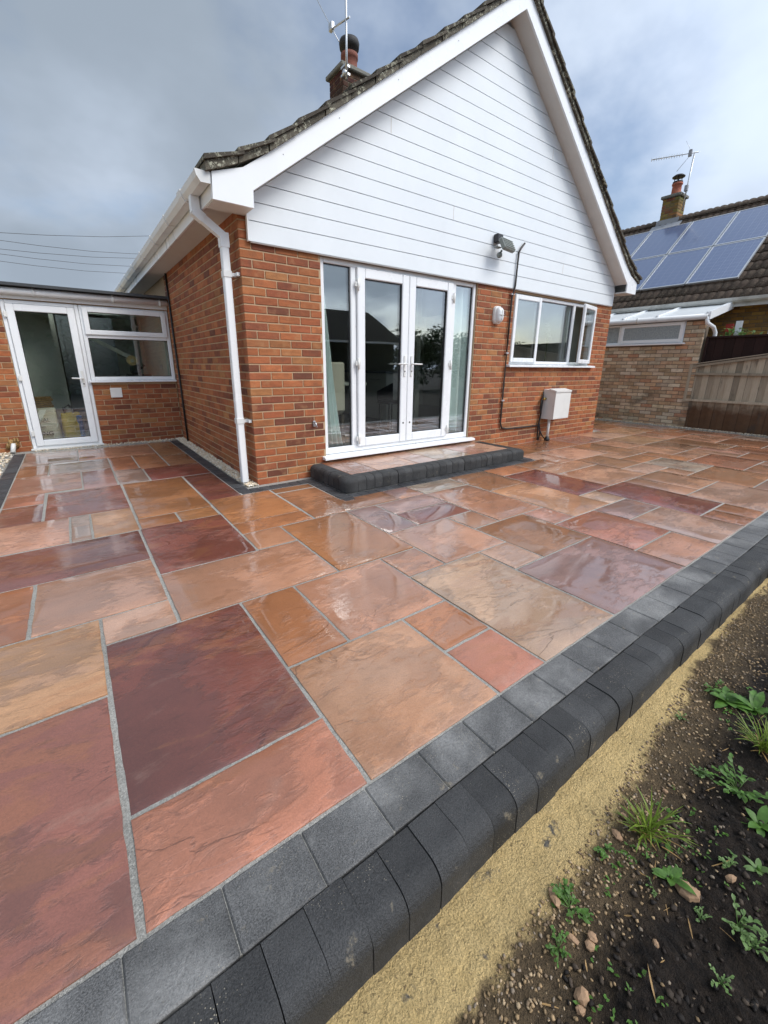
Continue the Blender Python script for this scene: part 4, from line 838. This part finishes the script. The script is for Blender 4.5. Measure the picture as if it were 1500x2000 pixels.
def text(s_, size, mat, parent, loc, rot):
    cu = bpy.data.curves.new('lettering', 'FONT'); cu.body = s_; cu.size = size; cu.extrude = .0008; cu.align_x = 'CENTER'
    t = bpy.data.objects.new('tmp', cu); COL.objects.link(t); dg = bpy.context.evaluated_depsgraph_get(); me = bpy.data.meshes.new_from_object(t.evaluated_get(dg)); bpy.data.objects.remove(t); bpy.data.curves.remove(cu)
    me.materials.clear(); me.materials.append(M[mat]); o = bpy.data.objects.new('lettering', me); COL.objects.link(o); o.parent = parent; o.location = loc; o.rotation_euler = rot; return o
s1 = sack('paper_sack', (-1.83, DY+.42, .02), .42, .22, .52, 'sack', 'cream printed paper sack standing behind the annex door'); s1.rotation_euler = (0, 0, radians(-12))
for w_, sz, z in (('IONAL', .075, .34), ('from', .045, .25), ('BRING', .085, .14)): text(w_, sz, 'ink', s1, (.03, -.124, z), (pi/2, 0, 0))
s2 = sack('plastic_sack', (-1.47, DY+.62, .02), .26, .16, .42, 'sackyellow', 'yellow and blue plastic sack beside the cream sack indoors'); s2.rotation_euler = (0, 0, radians(15)); b = MB(); b.cbox(.06, .135, -.088, .088, .03, .38, .02); b.build('side_band', 'sackblue', s2)
b = MB(); b.tube([(-.06, 0, .40), (-.07, 0, .50), (.0, .0, .54), (.05, 0, .47), (.04, 0, .40)], .018, 8); b.build('handle', 'blackpl', s2)
bs = empty('timber_offcuts', (-1.86, DY+.62, .5), 'bundle of pale timber offcuts stacked behind the cream sack', 'timber')
for i in range(5): part('offcut', 'dryleaf', bs, lambda b, i=i: b.cbox(-2.02+jt(.02), -1.66+jt(.02), DY+.55, DY+.75, .54+i*.032, .566+i*.032, .003))
part('stand', 'roomdark', bs, lambda b: b.box(-2.0, -1.68, DY+.56, DY+.74, .02, .538))
mc = empty('power_tool', (-.52, DY+.55, .9), 'black power tool with a round pale disc inside the annex window', 'power tool')
part('disc', 'amber', mc, lambda b: b.tube([(-.53, DY+.42, 1.23), (-.53, DY+.47, 1.24)], .075, 20)); part('hub', 'sack', mc, lambda b: b.tube([(-.53, DY+.405, 1.23), (-.53, DY+.42, 1.23)], .028, 14))
part('body', 'blackpl', mc, lambda b: (b.cbox(-.56, -.42, DY+.47, DY+.62, 1.02, 1.17, .02), b.tube([(-.50, DY+.5, 1.14), (-.40, DY+.48, 1.12), (-.37, DY+.46, 1.17)], .022, 8))); part('base', 'blackpl', mc, lambda b: b.cbox(-.62, -.28, DY+.4, DY+.7, .985, 1.02, .01))
bn = empty('workbench', (-.6, DY+.55, .02), 'bench under the annex window holding the power tool', 'bench'); part('bench_top', 'roomwall', bn, lambda b: b.box(-1.0, -.08, DY+.25, DY+.85, .945, .984))
for x_ in (-.98, -.14): 
    for y_ in (DY+.28, DY+.78): part('leg', 'roomdark', bn, lambda b, x_=x_, y_=y_: b.box(x_, x_+.05, y_, y_+.05, .02, .945))
po = empty('plank', (-.8, DY+.8, 1.2), 'pale plank leaning across the annex room', 'plank'); part('board', 'roomwall', po, lambda b: obl(b, (-1.05, DY+1.2, 1.62), (-.45, DY+.75, 1.25), .03))

# ================================================================== NEIGHBOURING PROPERTY
XW = 8.82
lt = empty('lean_to', (XW+.5, .5, 0), 'pale brick lean to with white polycarbonate roof on the boundary', 'building')
lw = part('wall', 'mortar_grey', lt, lambda b: (b.box(XW+.006, XW+.22, -.757, 4.5, -.2, 1.655), b.box(XW+.006, XW+.22, -.757, -.43, 1.655, 2.1), b.box(XW+.006, XW+.22, 2.4, 4.5, 1.655, 2.1)))
nb = []
for k in range(-1, 28):
    z0 = -.02+k*.075+.005; z1 = z0+.065
    segs = brow(k, -.76, 4.4, .215 if k % 2 else .1025, [(-.43, 2.4, 1.648, 2.2)], z0, z1) if z1 < 2.1 else []
    for a, b_ in segs:
        c = random.choice(NPL); f = 1.
        nb.append((XW, XW+.05, a, b_, z0, z1, tuple(v*f for v in c[:3])+(1,), 's'))
nb.sort(key=vis, reverse=True)
for bk in nb[:300]: put_brick(bk, lw, 'brick_buff')
jb = MB()
for bk in nb[300:]: jb.cbox(*bk[:6], .0035, bk[6])
o = jb.build('brickwork', 'brick_buff_far', lt, col=True); o.matrix_parent_inverse = lt.matrix_basis.inverted(); tag(o, kind='stuff')
def yring(b, y0, y1, z0, z1, w, x0, x1, e=.005): b.cbox(x0, x1, y0, y0+w, z0, z1, e); b.cbox(x0, x1, y1-w, y1, z0, z1, e); b.cbox(x0+.0015, x1, y0+w, y1-w, z0, z0+w, e); b.cbox(x0+.0015, x1, y0+w, y1-w, z1-w, z1, e)
lwin = part('window', 'upvc', lt, lambda b: (yring(b, -.425, 2.395, 1.685, 2.10, .04, XW-.002, XW+.09), b.cbox(XW-.001, XW+.09, .80, .86, 1.725, 2.06, .005)))
sub('window_sill', 'upvc', lwin, lambda b: b.cbox(XW-.07, XW+.05, -.48, 2.45, 1.652, 1.684, .005)); sub('sash', 'upvc', lwin, lambda b: yring(b, -.41, .81, 1.70, 2.09, .065, XW-.03, XW-.0025)); sub('pane', 'frost', lwin, lambda b: (b.box(XW-.02, XW-.008, -.345, .745, 1.765, 2.025))); sub('pane', 'frost', lwin, lambda b: b.box(XW+.02, XW+.035, .86, 2.355, 1.725, 2.06))
lr = part('roof', 'poly', lt, lambda b: b.prism([(XW-.05, 2.185), (9.95, 2.475), (9.95, 2.495), (XW-.05, 2.205)], -.78, 4.4, 'y')); 
for y_ in (-.79, .1, .78, 1.5, 2.2): sub('glazing_bar', 'upvc', lr, lambda b, y_=y_: (b.prism([(XW-.06, 2.207), (9.90, 2.484), (9.90, 2.514), (XW-.06, 2.237)], y_-.022, y_+.022, 'y'), b.lathe([(.035, -.035), (.04, -.02), (.04, .02), (.035, .035)], XW-.055, y_, 2.195, 12)))
part('bargeboard', 'upvc', lt, lambda b: b.prism([(XW-.08, 2.09), (9.93, 2.375), (9.93, 2.52), (XW-.08, 2.235)], -.835, -.812, 'y'))
lg = part('gutter', 'gutter', lt, lambda b: b.tube([(XW-.07, 4.4, 2.165), (XW-.07, -.80, 2.15)], .052, 12)); 
for y_ in (.45, 1.6, 2.7): sub('gutter_bracket', 'gutter', lg, lambda b, y_=y_: b.tube([(XW-.07, y_, 2.158), (XW-.07, y_+.03, 2.158)], .058, 12))
part('downpipe', 'upvc', lt, lambda b: b.tube([(XW-.07, -.78, 2.14), (XW-.06, -.80, 2.03), (XW+.12, -.86, 1.96), (XW+.22, -.88, 1.86), (XW+.22, -.88, .3)], .036, 12))
NX, RX, RZ, EZ = 9.85, 13.05, 5.13, 2.57; NS = (RZ-EZ)/(RX-NX); RN = Vector((-NS, 0, 1)).normalized(); RA = math.atan(NS)
nh = empty('neighbouring_house', (12, 2, 0), 'neighbouring yellow brick house with brown tiled roof and solar panels', 'house')
NX1 = NX+.38
nw = part('wall', 'mortar_grey', nh, lambda b: b.box(NX1+.006, 15.6, -2.3, 8., -.2, 2.5)); YPL = [RGB(*c) for c in [(176, 140, 78), (188, 150, 84), (160, 122, 70), (170, 128, 66), (150, 118, 74)]]
nbk = []
for k in range(16, 33):
    z0 = -.015+k*.075+.005; z1 = z0+.065
    for a, b_ in brow(k, -2.3, -.2, .215 if k % 2 else .1025, [], z0, z1): nbk.append((NX1, NX1+.05, a, b_, z0, z1, random.choice(YPL), 's'))
for bk in nbk: put_brick(bk, nw)
part('soffit', 'oldwhite', nh, lambda b: b.box(NX+.02, NX1+.05, -2.3, 8., 2.44, 2.46)); part('fascia', 'oldwhite', nh, lambda b: b.box(NX, NX+.02, -2.3, 8., 2.40, 2.575)); 
part('gutter', 'oldwhite', nh, lambda b: b.prism([(NX-.001, 2.575), (NX-.001, 2.49), (NX-.06, 2.475), (NX-.10, 2.51), (NX-.112, 2.565), (NX-.10, 2.565), (NX-.085, 2.52), (NX-.02, 2.505), (NX-.02, 2.575)], -2.4, 8.))
part('downpipe', 'upvc', nh, lambda b: b.tube([(NX+.25, -1.42, 2.44), (NX+.30, -1.45, 2.2), (NX+.32, -1.46, .0)], .036, 12))
nr = part('roof', 'ntile', nh, lambda b: b.prism([(NX-.06, EZ-.03), (RX, RZ-.03), (2*RX-NX, EZ), (2*RX-NX, EZ-.1), (RX, RZ-.15), (NX-.06, EZ-.08)][::-1], -2.4, 8.))
part('gable_infill', 'mortar_grey', nh, lambda b: b.prism([(NX1+.05, 2.44), (15.6, 2.44), (RX, RZ-.2)], -2.28, 7.8))
def tmesh(b):                                                    # double roman tile lying on the slope: local x up-slope, y across, z out
    n = 10; Lg = .385; wd = .30
    prof = [(-wd/2+wd*i/n, .024*abs(sin(2*pi*i/n))**.8) for i in range(n+1)]; base = len(b.v)
    for xx, zz in ((0, .022), (Lg, 0)):
        for y, z in prof: b.vert((xx, y, z+zz))
        for y, z in prof: b.vert((xx, y, z+zz-.018))
    m_ = n+1
    for i in range(n):
        b.face((base+i, base+i+1, base+2*m_+i+1, base+2*m_+i)[::-1], True); b.face((base+m_+i, base+i+m_+1, base+i+1, base+i)[::-1])
nc_ = 0
ncourse = int(math.hypot(RX-NX, RZ-EZ)/.335)
for r_ in range(ncourse+1):
    for q in range(-8, 34):
        y = q*.30+(.0); u = r_*.335-.07
        p = Vector((NX+cos(RA)*u, y, EZ+sin(RA)*u))
        under = 10.55 < p.x < 12.45 and y > -.5
        s_ = topx(*p)
        if under or not s_ or not (1150 < s_[0] < 1540 and 330 < s_[1] < 680): continue
        if y > 5.4: continue
        placed('roof_tile', 'rt', tmesh, 'ntile', nr, (p.x+RN.x*.004, y+jt(.004), p.z+RN.z*.004+jt(.003)), (0, -RA, jt(.01))); nc_ += 1
for q in range(22): sub('ridge_tile', 'ntile', nr, lambda b, q=q: b.prism([(RX+.13*cos(a), RZ-.02+.11*sin(a)) for a in [i*pi/8 for i in range(9)]], -2.4+q*.45, -2.4+q*.45+.445))
nch = part('chimney', 'brick_far', nh, lambda b: [b.cbox(x0, x1, y0, y1, z, z+.065, .003, tuple(v*random.uniform(.3, .6) for v in random.choice(YPL)[:3])+(1,)) for k, z in enumerate([4.75+.075*i for i in range(13)]) for (x0, x1, y0, y1) in ([(12.93, 13.37, 1.80, 2.0), (12.93, 13.37, 2.01, 2.21)] if k % 2 else [(12.93, 13.37, 1.80, 1.90), (12.93, 13.37, 1.91, 2.11), (12.93, 13.37, 2.12, 2.21)])], col=True)
sub('chimney_core', 'mortar_grey', nch, lambda b: b.box(12.936, 13.364, 1.806, 2.204, 4.6, 5.72)); sub('chimney_cap', 'conc', nch, lambda b: b.cbox(12.88, 13.42, 1.75, 2.26, 5.725, 5.80, .015)); sub('chimney_pot', 'pot', nch, lambda b: b.lathe([(.15, 0), (.115, .06), (.11, .24), (.13, .25), (.13, .29), (.10, .30)], 13.1, 1.98, 5.80, 16))
sub('chimney_cowl', 'potdark', nch, lambda b: (b.lathe([(.11, 0), (.12, .02), (.12, .05), (.10, .06)], 13.1, 1.98, 6.08, 16), [b.tube([(13.1+.085*cos(a), 1.98+.085*sin(a), 6.12), (13.1+.085*cos(a), 1.98+.085*sin(a), 6.24)], .011, 6) for a in (.3, 1.9, 3.4, 5.)], b.lathe([(.15, 0), (.155, .02), (.10, .06), (.02, .08)], 13.1, 1.98, 6.23, 18)))
sub('flashing', 'lead', nch, lambda b: (b.prism([(12.62, 4.80), (12.94, 5.06), (12.94, 5.10), (12.62, 4.85)], 1.62, 2.36), b.box(12.915, 12.929, 1.72, 2.28, 5.02, 5.20)))
nae = empty('aerial', (13.0, 1.65, 5.3), 'yagi tv aerial on a leaning pole beside the neighbouring chimney', 'aerial')
part('mast', 'galv', nae, lambda b: b.tube([(13.0, 1.70, 5.35), (13.0, 1.66, 6.68)], .018, 8)); part('boom', 'galv', nae, lambda b: b.tube([(13.0, 1.56, 6.66), (13.0, 2.74, 6.86)], .012, 6))
[part('element', 'galv', nae, lambda b, i=i: b.tube([(13.0, 1.95+i*.065, 6.68+i*.011), (13.0, 1.95+i*.065, 6.77+i*.011)], .006, 5)) for i in range(13)]; part('clamps', 'lead', nae, lambda b: (b.cbox(12.97, 13.03, 1.72, 1.80, 6.62, 6.78, .01), b.cbox(12.96, 13.04, 1.66, 1.74, 5.80, 5.95, .01)))
part('reflector', 'galv', nae, lambda b: [b.tube([(12.94, 1.72+s*.03, 6.70+s*.05), (12.94, 1.80+s*.09, 6.70+s*.30)], .004, 5) for s in (1, -1) if s > 0] + [b.tube([(13.0, 1.78, 6.62), (13.0, 2.02, 6.36)], .006, 5)])
PW, PH = .958, 1.50
names = {0: 'rightmost', 1: 'second from the right', 2: 'third from the right', 3: 'leftmost'}
for row in (0, 1):
    for col in range(4):
        y1 = -.695+(col+1)*.975+(row*0); yc_ = y1-.4875; u0_ = .62+row*(PH+.03); e = empty('solar_panel', (0, 0, 0), f'blue solar panel in the {"upper" if row else "lower"} row on the brown roof, {names[col]}', 'solar panel', 'solar panels on the neighbouring roof')
        c0 = Vector((NX, 0, EZ))+Vector((cos(RA), 0, sin(RA)))*u0_+RN*.085; e.location = (c0.x, yc_, c0.z); e.rotation_euler = (0, -RA, 0)
        b = MB(); b.box(0, PH, -PW/2, -PW/2+.03, -.035, .004); b.box(0, PH, PW/2-.03, PW/2, -.035, .004); b.box(0, .03, -PW/2+.03, PW/2-.03, -.035, .0035); b.box(PH-.03, PH, -PW/2+.03, PW/2-.03, -.035, .0035); b.build('frame', 'alu', e)
        b = MB(); b.box(.03, PH-.03, -PW/2+.03, PW/2-.03, -.03, -.001); o = b.build('cells', 'pv', e); uv = o.data.uv_layers.new(name='UVMap')
        for lp in o.data.loops: v = o.data.vertices[lp.vertex_index].co; uv.data[lp.index].uv = ((v.y+PW/2)/PW, v.x/PH)
# fences
fe = empty('garden_fence', (XW, -1.8, 0), 'weathered grey featheredge fence panel with sloping top rail', 'fence')
ztop = lambda y: 1.25+(-.66-y)*.16
y = -.69; i_ = 0
while y > -3.6:
    w = .098; part('fence_board', 'fence', fe, lambda b, y=y, w=w: b.prism([(y, -.15), (y-w, -.15), (y-w, ztop(y-w)-.03), (y, ztop(y)-.03)], XW+.035+.013*(i_ % 2), XW+.047+.013*(i_ % 2), 'x')); y -= .100; i_ += 1
part('post', 'fence', fe, lambda b: b.cbox(XW-.012, XW+.034, -.695, -.645, .53, 1.265, .004))
def rail(z0, z1, h, dx=0): 
    return lambda b: b.prism([(-.69, z0), (-.69, z0+h), (-3.6, z1+h), (-3.6, z1)], XW-.008+dx, XW+.034, 'x')
part('rail', 'fence', fe, rail(1.062, 1.062, .042)); part('rail', 'fence', fe, rail(.545, .545, .045)); part('top_rail', 'fence', fe, rail(ztop(-.69)-.055, ztop(-3.6)-.055, .045)); part('capping', 'fence', fe, lambda b: b.prism([(-.64, 1.25), (-.64, 1.268), (-3.6, ztop(-3.6)+.018), (-3.6, ztop(-3.6))], XW-.02, XW+.07, 'x'))
fd_ = empty('dark_fence', (XW+.2, -2, 0), 'dark brown stained timber fence standing behind the grey fence', 'fence')
y = -.80
while y > -3.8: part('fence_board', 'fencedark', fd_, lambda b, y=y: b.box(XW+.13, XW+.15, y-.146, y, -.1, 1.75)); y -= .15
part('capping', 'fencedark', fd_, lambda b: b.cbox(XW+.10, XW+.18, -3.8, -.785, 1.75, 1.79, .004)); part('post', 'fencedark', fd_, lambda b: b.cbox(XW+.085, XW+.129, -.83, -.79, -.1, 1.75, .004))
for (x_, y_, z_, h, lab) in ((9.35, -1.05, 1.45, .5, 'leafy green shrub showing above the dark fence near the lean to'), (9.4, -1.33, 1.45, .42, 'small pale shrub above the dark fence by the white downpipe')):
    e = empty('shrub', (x_, y_, 0), lab, 'shrub'); part('stems', 'bark', e, lambda b: [b.tube([(x_+jt(.04), y_+jt(.04), -.1), (x_+jt(.1), y_+jt(.1), z_)], .012, 6) for _ in range(5)]); part('foliage', 'leafpale', e, lambda b: [b.leaf((x_+random.gauss(0, .09), y_+random.gauss(0, .08), z_+random.random()*h), random.random()*6.28, .12, .045, jt(1.), 1.) for _ in range(110)])
e = empty('lean_to_door', (9.5, -.9, 0), 'red framed door at the end of the lean to', 'door'); part('door_leaf', 'red', e, lambda b: b.box(9.55, 9.60, -1.0, -.88, .0, 2.05)); part('frame', 'upvc', e, lambda b: b.box(9.60, 9.66, -1.12, -1.02, .0, 2.1))

# gravel strips
def pebbles(name, n, fn, label=None, cols=None, rmin=.006, rmax=.014):
    b = MB()
    for _ in range(n):
        x, y, z = fn(); r = random.uniform(rmin, rmax); c = random.choice(cols); f = random.uniform(.75, 1.2); b.blob((x, y, z+r*.3), r, tuple(v*f for v in c)+(1,), (1., random.uniform(.5, 1), random.uniform(.4, .8)), .32, 5, 3)
    o = b.build(name, 'pebble', col=True); tag(o, label, 'gravel', kind='stuff'); return o
PALE = [(.70, .58, .42), (.76, .66, .50), (.62, .50, .35), (.78, .73, .64)]
pebbles('gravel', 4200, lambda: (random.uniform(-.118, -.004), random.uniform(-.02, 3.46), random.uniform(-.004, .012)), 'pale gravel strip beside the side wall', PALE)
pebbles('gravel', 420, lambda: (random.uniform(-1.95, -.02), random.uniform(3.33, 3.48), random.uniform(-.006, .006)), 'pale gravel line along the annex wall', PALE)
pebbles('gravel', 1500, lambda: (random.uniform(XW-.07, XW-.005), random.uniform(-3.3, 2.), random.uniform(-.004, .012)), 'pale gravel line at the foot of the boundary wall', PALE, .008, .02) if False else pebbles('gravel', 1500, lambda: (random.uniform(XW-.07, XW-.005), random.uniform(-3.3, 2.), random.uniform(-.004, .012)), 'pale gravel line at the foot of the boundary wall', PALE)
pebbles('gravel', 1500, lambda: (random.uniform(-2.75, -2.17), random.uniform(.2, 3.45), random.uniform(-.006, .004)), 'pale gravel bed left of the path edging', PALE, .01, .02)
tag(MB().box(-4.5, -2.165, -1, 3.48, -.12, -.006).build('gravel_base', 'joint'), kind='structure')
SOILC = [(.22, .15, .08), (.32, .22, .12), (.17, .12, .075), (.38, .28, .17), (.24, .19, .14), (.28, .19, .10)]
def sp1():
    while True:
        x = random.uniform(-1.2, 4.); ed = .135*max(0., min(1., (x+.7)/1.9)); y = -3.70+ed-abs(random.gauss(.02, .11))-.06*noise.noise((x*1.7, 2., 0.))
        if -4.5 < y < -3.58 and (y < -3.70+ed or random.random() < .15): return x, y, soil_h(x, y)
pebbles('soil_grit', 5200, sp1, 'gritty pebbles scattered where the sand meets the soil', SOILC, .002, .0062)
pebbles('soil_clods', 3600, lambda: (lambda x, y: (x, y, soil_h(x, y)))(random.uniform(-1.2, 3.), random.uniform(-4.5, -3.80)), 'crumbs of dark soil over the bed', [(.02, .014, .010), (.032, .023, .016), (.012, .009, .007), (.055, .04, .028)], .003, .010)

# loose stones, each its own
def gpx(u, v, z=-.125):
    d = fw+rt*((u-CX)/FPX)-up*((v-CY)/FPX); t = (z-CAM[2])/d.z; return Vector(CAM)+d*t
STN = [(1342, 1738, .030, (1, .75, .6), 'largest brown rounded stone lying by the leafy weed in the soil'), (1083, 1757, .020, (.6, 1.2, .5), 'tan angular stone chip at the edge of the sand'), (1118, 1832, .015, (1, .6, .6), 'tan stone beneath the small leafy weed'), (1156, 1831, .012, (1, 1, .8), 'pale round pebble near the reddish stone'), (1152, 1845, .012, (1, .9, .7), 'small reddish stone touching the pale round pebble'),
       (1137, 1942, .018, (.8, 1, .7), 'orange tan stone low in the soil near the bottom edge'), (1135, 1968, .011, (.8, 1, .7), 'smaller orange pebble just below the orange tan stone'), (1206, 1628, .016, (.8, 1.1, .6), 'flat brown stone beside the yellow grass clump'), (1426, 1722, .014, (.7, 1, .6), 'rust coloured stone at the right of the soil bed'), (1300, 1542, .010, (1, .7, .6), 'small pink stone above the grass clump'), (1220, 1590, .011, (1, .8, .6), 'pale flat stone behind the grass clump'), (1280, 1845, .009, (1, .8, .7), 'small tan stone in the middle of the bare soil')]
for i, (u, v, r, sq, lab) in enumerate(STN):
    p = gpx(u, v); b = MB(); b.blob((0, 0, 0), r, None, sq, .16, 7, 5); b.smooth = [False]*len(b.f); o = b.build('stone', 'stone'); o.location = (p.x, p.y, soil_h(p.x, p.y)+r*.3); o.rotation_euler = (jt(.3), jt(.3), random.random()*6); tag(o, lab, 'stone', 'loose stones in the soil bed')

# weeds, each its own
def weed(u, v, kind, size, label, n=10, mat='leaf', seed=1):
    size *= .82; R = random.Random(seed); p = gpx(u, v); z = soil_h(p.x, p.y); e = empty('weed' if kind != 'grass' else 'grass_tuft', (p.x, p.y, z), label, 'weed' if kind != 'grass' else 'grass', 'weeds in the soil bed')
    b = MB()
    if kind == 'grass':
        for _ in range(n):
            a = R.random()*6.28; b.leaf((R.gauss(0, .012), R.gauss(0, .012), 0), a, size*R.uniform(.5, 1.1), .0035+.0015*R.random(), R.uniform(.7, 1.35), R.uniform(.3, 1.3), 5, .3)
        b.build('blades', mat, e)
        d_ = MB(); [d_.leaf((R.gauss(0, .01), R.gauss(0, .01), 0), R.random()*6.28, size*.6, .004, R.uniform(.1, .6), .5, 4, .2) for _ in range(max(4, n//6))]; d_.build('dry_blades', 'dryleaf', e)
    elif kind == 'rosette':
        for i in range(n):
            b.leaf((0, 0, .002), i*2.4+R.random()*.6, size*R.uniform(.6, 1.1), size*R.uniform(.28, .42), R.uniform(.15, .75), R.uniform(.3, .9), 5, R.uniform(.05, .3))
        b.build('leaves', mat, e); s_ = MB(); s_.tube([(0, 0, -.005), (0, 0, .015)], .004, 6); s_.build('crown', 'leaf', e)
    else:
        st_ = MB()
        for i in range(n):
            a = R.random()*6.28; ln = size*R.uniform(.4, 1.); q = Vector((cos(a)*ln*.8, sin(a)*ln*.8, ln*R.uniform(.15, .6))); st_.tube([(0, 0, 0), q*.5+Vector((0, 0, ln*.1)), q], .0012, 4)
            for k in range(5):
                t = .35+k*.16; b.leaf(q*t+Vector((0, 0, ln*.1*(1-abs(2*t-1)))), a+R.uniform(-1.6, 1.6), size*R.uniform(.14, .26), size*R.uniform(.09, .16), R.uniform(-.1, .7), .6, 3, .2)
        st_.build('stems', 'leafpale', e); b.build('leaves', mat, e)
    return e
weed(1262, 1625, 'grass', .165, 'yellowish grass clump growing at the sand edge', 60, 'grass', 2)
weed(1490, 1465, 'grass', .16, 'bright green grass tuft at the right edge', 80, 'grass', 3)
weed(1420, 1370, 'rosette', .11, 'broad leaved rosette left of the bright grass', 9, 'leaf', 4); weed(1475, 1385, 'rosette', .115, 'large dock like weed above the bright grass', 10, 'leaf', 5); weed(1392, 1345, 'sprig', .09, 'feathery sprig furthest back along the weeds', 9, 'leaf', 6)
weed(1310, 1715, 'rosette', .075, 'leafy weed growing beside the largest brown stone', 8, 'leaf', 7); weed(1112, 1770, 'sprig', .075, 'bushy little weed beside the tan stone chip', 16, 'leaf', 8); weed(1090, 1850, 'sprig', .055, 'low weed nearest the bottom of the sand', 10, 'leaf', 9)
weed(1440, 1810, 'sprig', .075, 'trailing weed low at the right of the soil', 12, 'leafpale', 10); weed(1470, 1850, 'sprig', .06, 'small seedling below the trailing weed', 7, 'leafpale', 11); weed(1365, 1505, 'sprig', .055, 'fine ferny weed in the middle of the bed', 14, 'leafpale', 12); weed(1440, 1545, 'sprig', .12, 'spreading chickweed beneath the bright grass', 16, 'leaf', 13)
weed(1485, 1610, 'rosette', .085, 'round leaved weed at the far right edge', 9, 'leaf', 14); weed(1425, 1695, 'sprig', .05, 'pale seedling right of the leafy weed', 8, 'leafpale', 15); weed(1480, 1700, 'rosette', .05, 'grey green rosette at the right margin', 8, 'leafpale', 16); weed(1180, 1655, 'sprig', .06, 'thin weed left of the grass clump', 9, 'leaf', 17); weed(1405, 1925, 'sprig', .045, 'tiny seedling near the bottom right corner', 6, 'leafpale', 18); weed(1330, 1400, 'sprig', .045, 'small sprig by the gravelly soil', 8, 'leafpale', 19)
weed(1370, 1790, 'sprig', .04, 'slender pale sprig below the brown stone', 7, 'leafpale', 20); weed(1275, 1735, 'sprig', .035, 'two leaved seedling left of the leafy weed', 4, 'leafpale', 21)
b = MB()
for _ in range(190):
    x_, y_ = random.uniform(-1., 2.6), random.uniform(-4.4, -3.78); b.leaf((x_, y_, soil_h(x_, y_)+.002), random.random()*6.28, random.uniform(.015, .06), random.uniform(.0015, .004), jt(.25)+.1, jt(.6), 3, .1)
tag(b.build('dry_litter', 'dryleaf'), 'dry straw bits and dead stalks over the soil', 'litter', kind='stuff')
b = MB()
for _ in range(1300):
    x_, y_ = random.uniform(-.8, 3.2), -3.76-abs(random.gauss(.16, .16))
    if noise.noise((x_*2.6, y_*3.4, 8.)) < .08: continue
    for k in range(3): b.leaf((x_+jt(.006), y_+jt(.006), soil_h(x_, y_)+.001), random.random()*6.28, random.uniform(.006, .016), random.uniform(.004, .009), random.uniform(.1, .8), .5, 2, .2)
tag(b.build('seedlings', 'leaf'), 'tiny green seedlings dotted across the soil', 'seedlings', kind='stuff')

# overhead cables
for i, (a, b_) in enumerate([((0, 455), (300, 453)), ((0, 465), (262, 493)), ((0, 484), (268, 500)), ((0, 492), (250, 517)), ((0, 506), (245, 531))]):
    def far(u, v, dist):
        d = fw+rt*((u-CX)/FPX)-up*((v-CY)/FPX); d.normalize(); return Vector(CAM)+d*dist
    p, q = far(a[0]-60, a[1]-4, 34+i), far(b_[0]+60, b_[1]+4, 46+i); bb = MB(); md_ = (p+q)/2-Vector((0, 0, .25)); bb.tube([p, p*.5+md_*.5-Vector((0, 0, .05)), md_, q*.5+md_*.5-Vector((0, 0, .05)), q], .013, 5)
    tag(bb.build('overhead_cable', 'cable'), f'thin dark cable crossing the grey sky, {["highest", "second", "third", "fourth", "lowest"][i]} of the five', 'cable', 'overhead cables on the left')

# house and trees across the garden, reflected in the glass, plus an added hedge
oh = empty('opposite_house', (8, -19, 0), 'dark roofed house across the garden, seen only in the door glass', 'house')
part('wall', 'darkroof', oh, lambda b: b.box(5.2, 13.8, -22, -15.5, -.2, 2.5)); part('roof', 'darkroof', oh, lambda b: b.prism([(-14.9, 2.4), (-18.7, 4.35), (-22.5, 2.4)], 4.9, 14.2, 'x')); part('gutter', 'gutter', oh, lambda b: b.box(4.9, 14.2, -14.95, -14.85, 2.33, 2.43))
hg = empty('hedge', (-2, -12, -.15), 'added tall dark hedge out of view, keeping sky reflections off the annex glass', 'hedge')  # unseen hedge, added so the annex glass reflects dark instead of sky
part('foliage', 'treeleaf', hg, lambda b: [b.leaf((random.uniform(-9, 4.5), -12+jt(.5), random.uniform(-.1, 3.6)+noise.noise((_*.01, 0, 0))*.3), random.random()*6.28, .3, .2, jt(1.), .5, 2, .2) for _ in range(6000)]); part('trunks', 'bark', hg, lambda b: b.box(-9, 4.5, -12.2, -11.8, -.15, 3.3))
def tree(x, y, h, r, lab, seed):
    R = random.Random(seed); e = empty('tree', (x, y, -.15), lab, 'tree', 'trees across the garden'); b = MB(); b.tube([(0, 0, 0), (.05, 0, h*.35), (.1, .05, h*.7)], [.16, .12, .05], 8)
    for _ in range(7): a = R.random()*6.28; b.tube([(.05, 0, h*R.uniform(.3, .5)), (cos(a)*r*.6, sin(a)*r*.6, h*R.uniform(.55, .85))], [.06, .02], 6)
    b.build('trunk', 'bark', e); c = MB()
    cl = [(R.gauss(0, r*.4), R.gauss(0, r*.4), h*.62+R.gauss(0, h*.17), R.uniform(.35, .6)*r) for _ in range(26)]
    for cx_, cy_, cz_, cr in cl:
        for _ in range(260):
            d = Vector((R.gauss(0, 1), R.gauss(0, 1), R.gauss(0, 1))).normalized()*cr*R.uniform(.3, 1.05); c.leaf((cx_+d.x, cy_+d.y, max(.4, cz_+d.z)), R.random()*6.28, .19, .13, R.uniform(-1, 1), .5, 2, .2)
    c.build('crown', 'treeleaf', e)
tree(16., -16., 3.5, 1.9, 'broad tree across the garden, nearest the dark roofed house', 31); tree(19.4, -16., 2.9, 1.7, 'rounder tree right of the broad tree across the garden', 32); tree(24.5, -15., 2.6, 1.8, 'low bushy tree reflected in the kitchen window', 33); tree(33, -14, 2.8, 2.2, 'far bushy tree at the end of the gardens', 34)
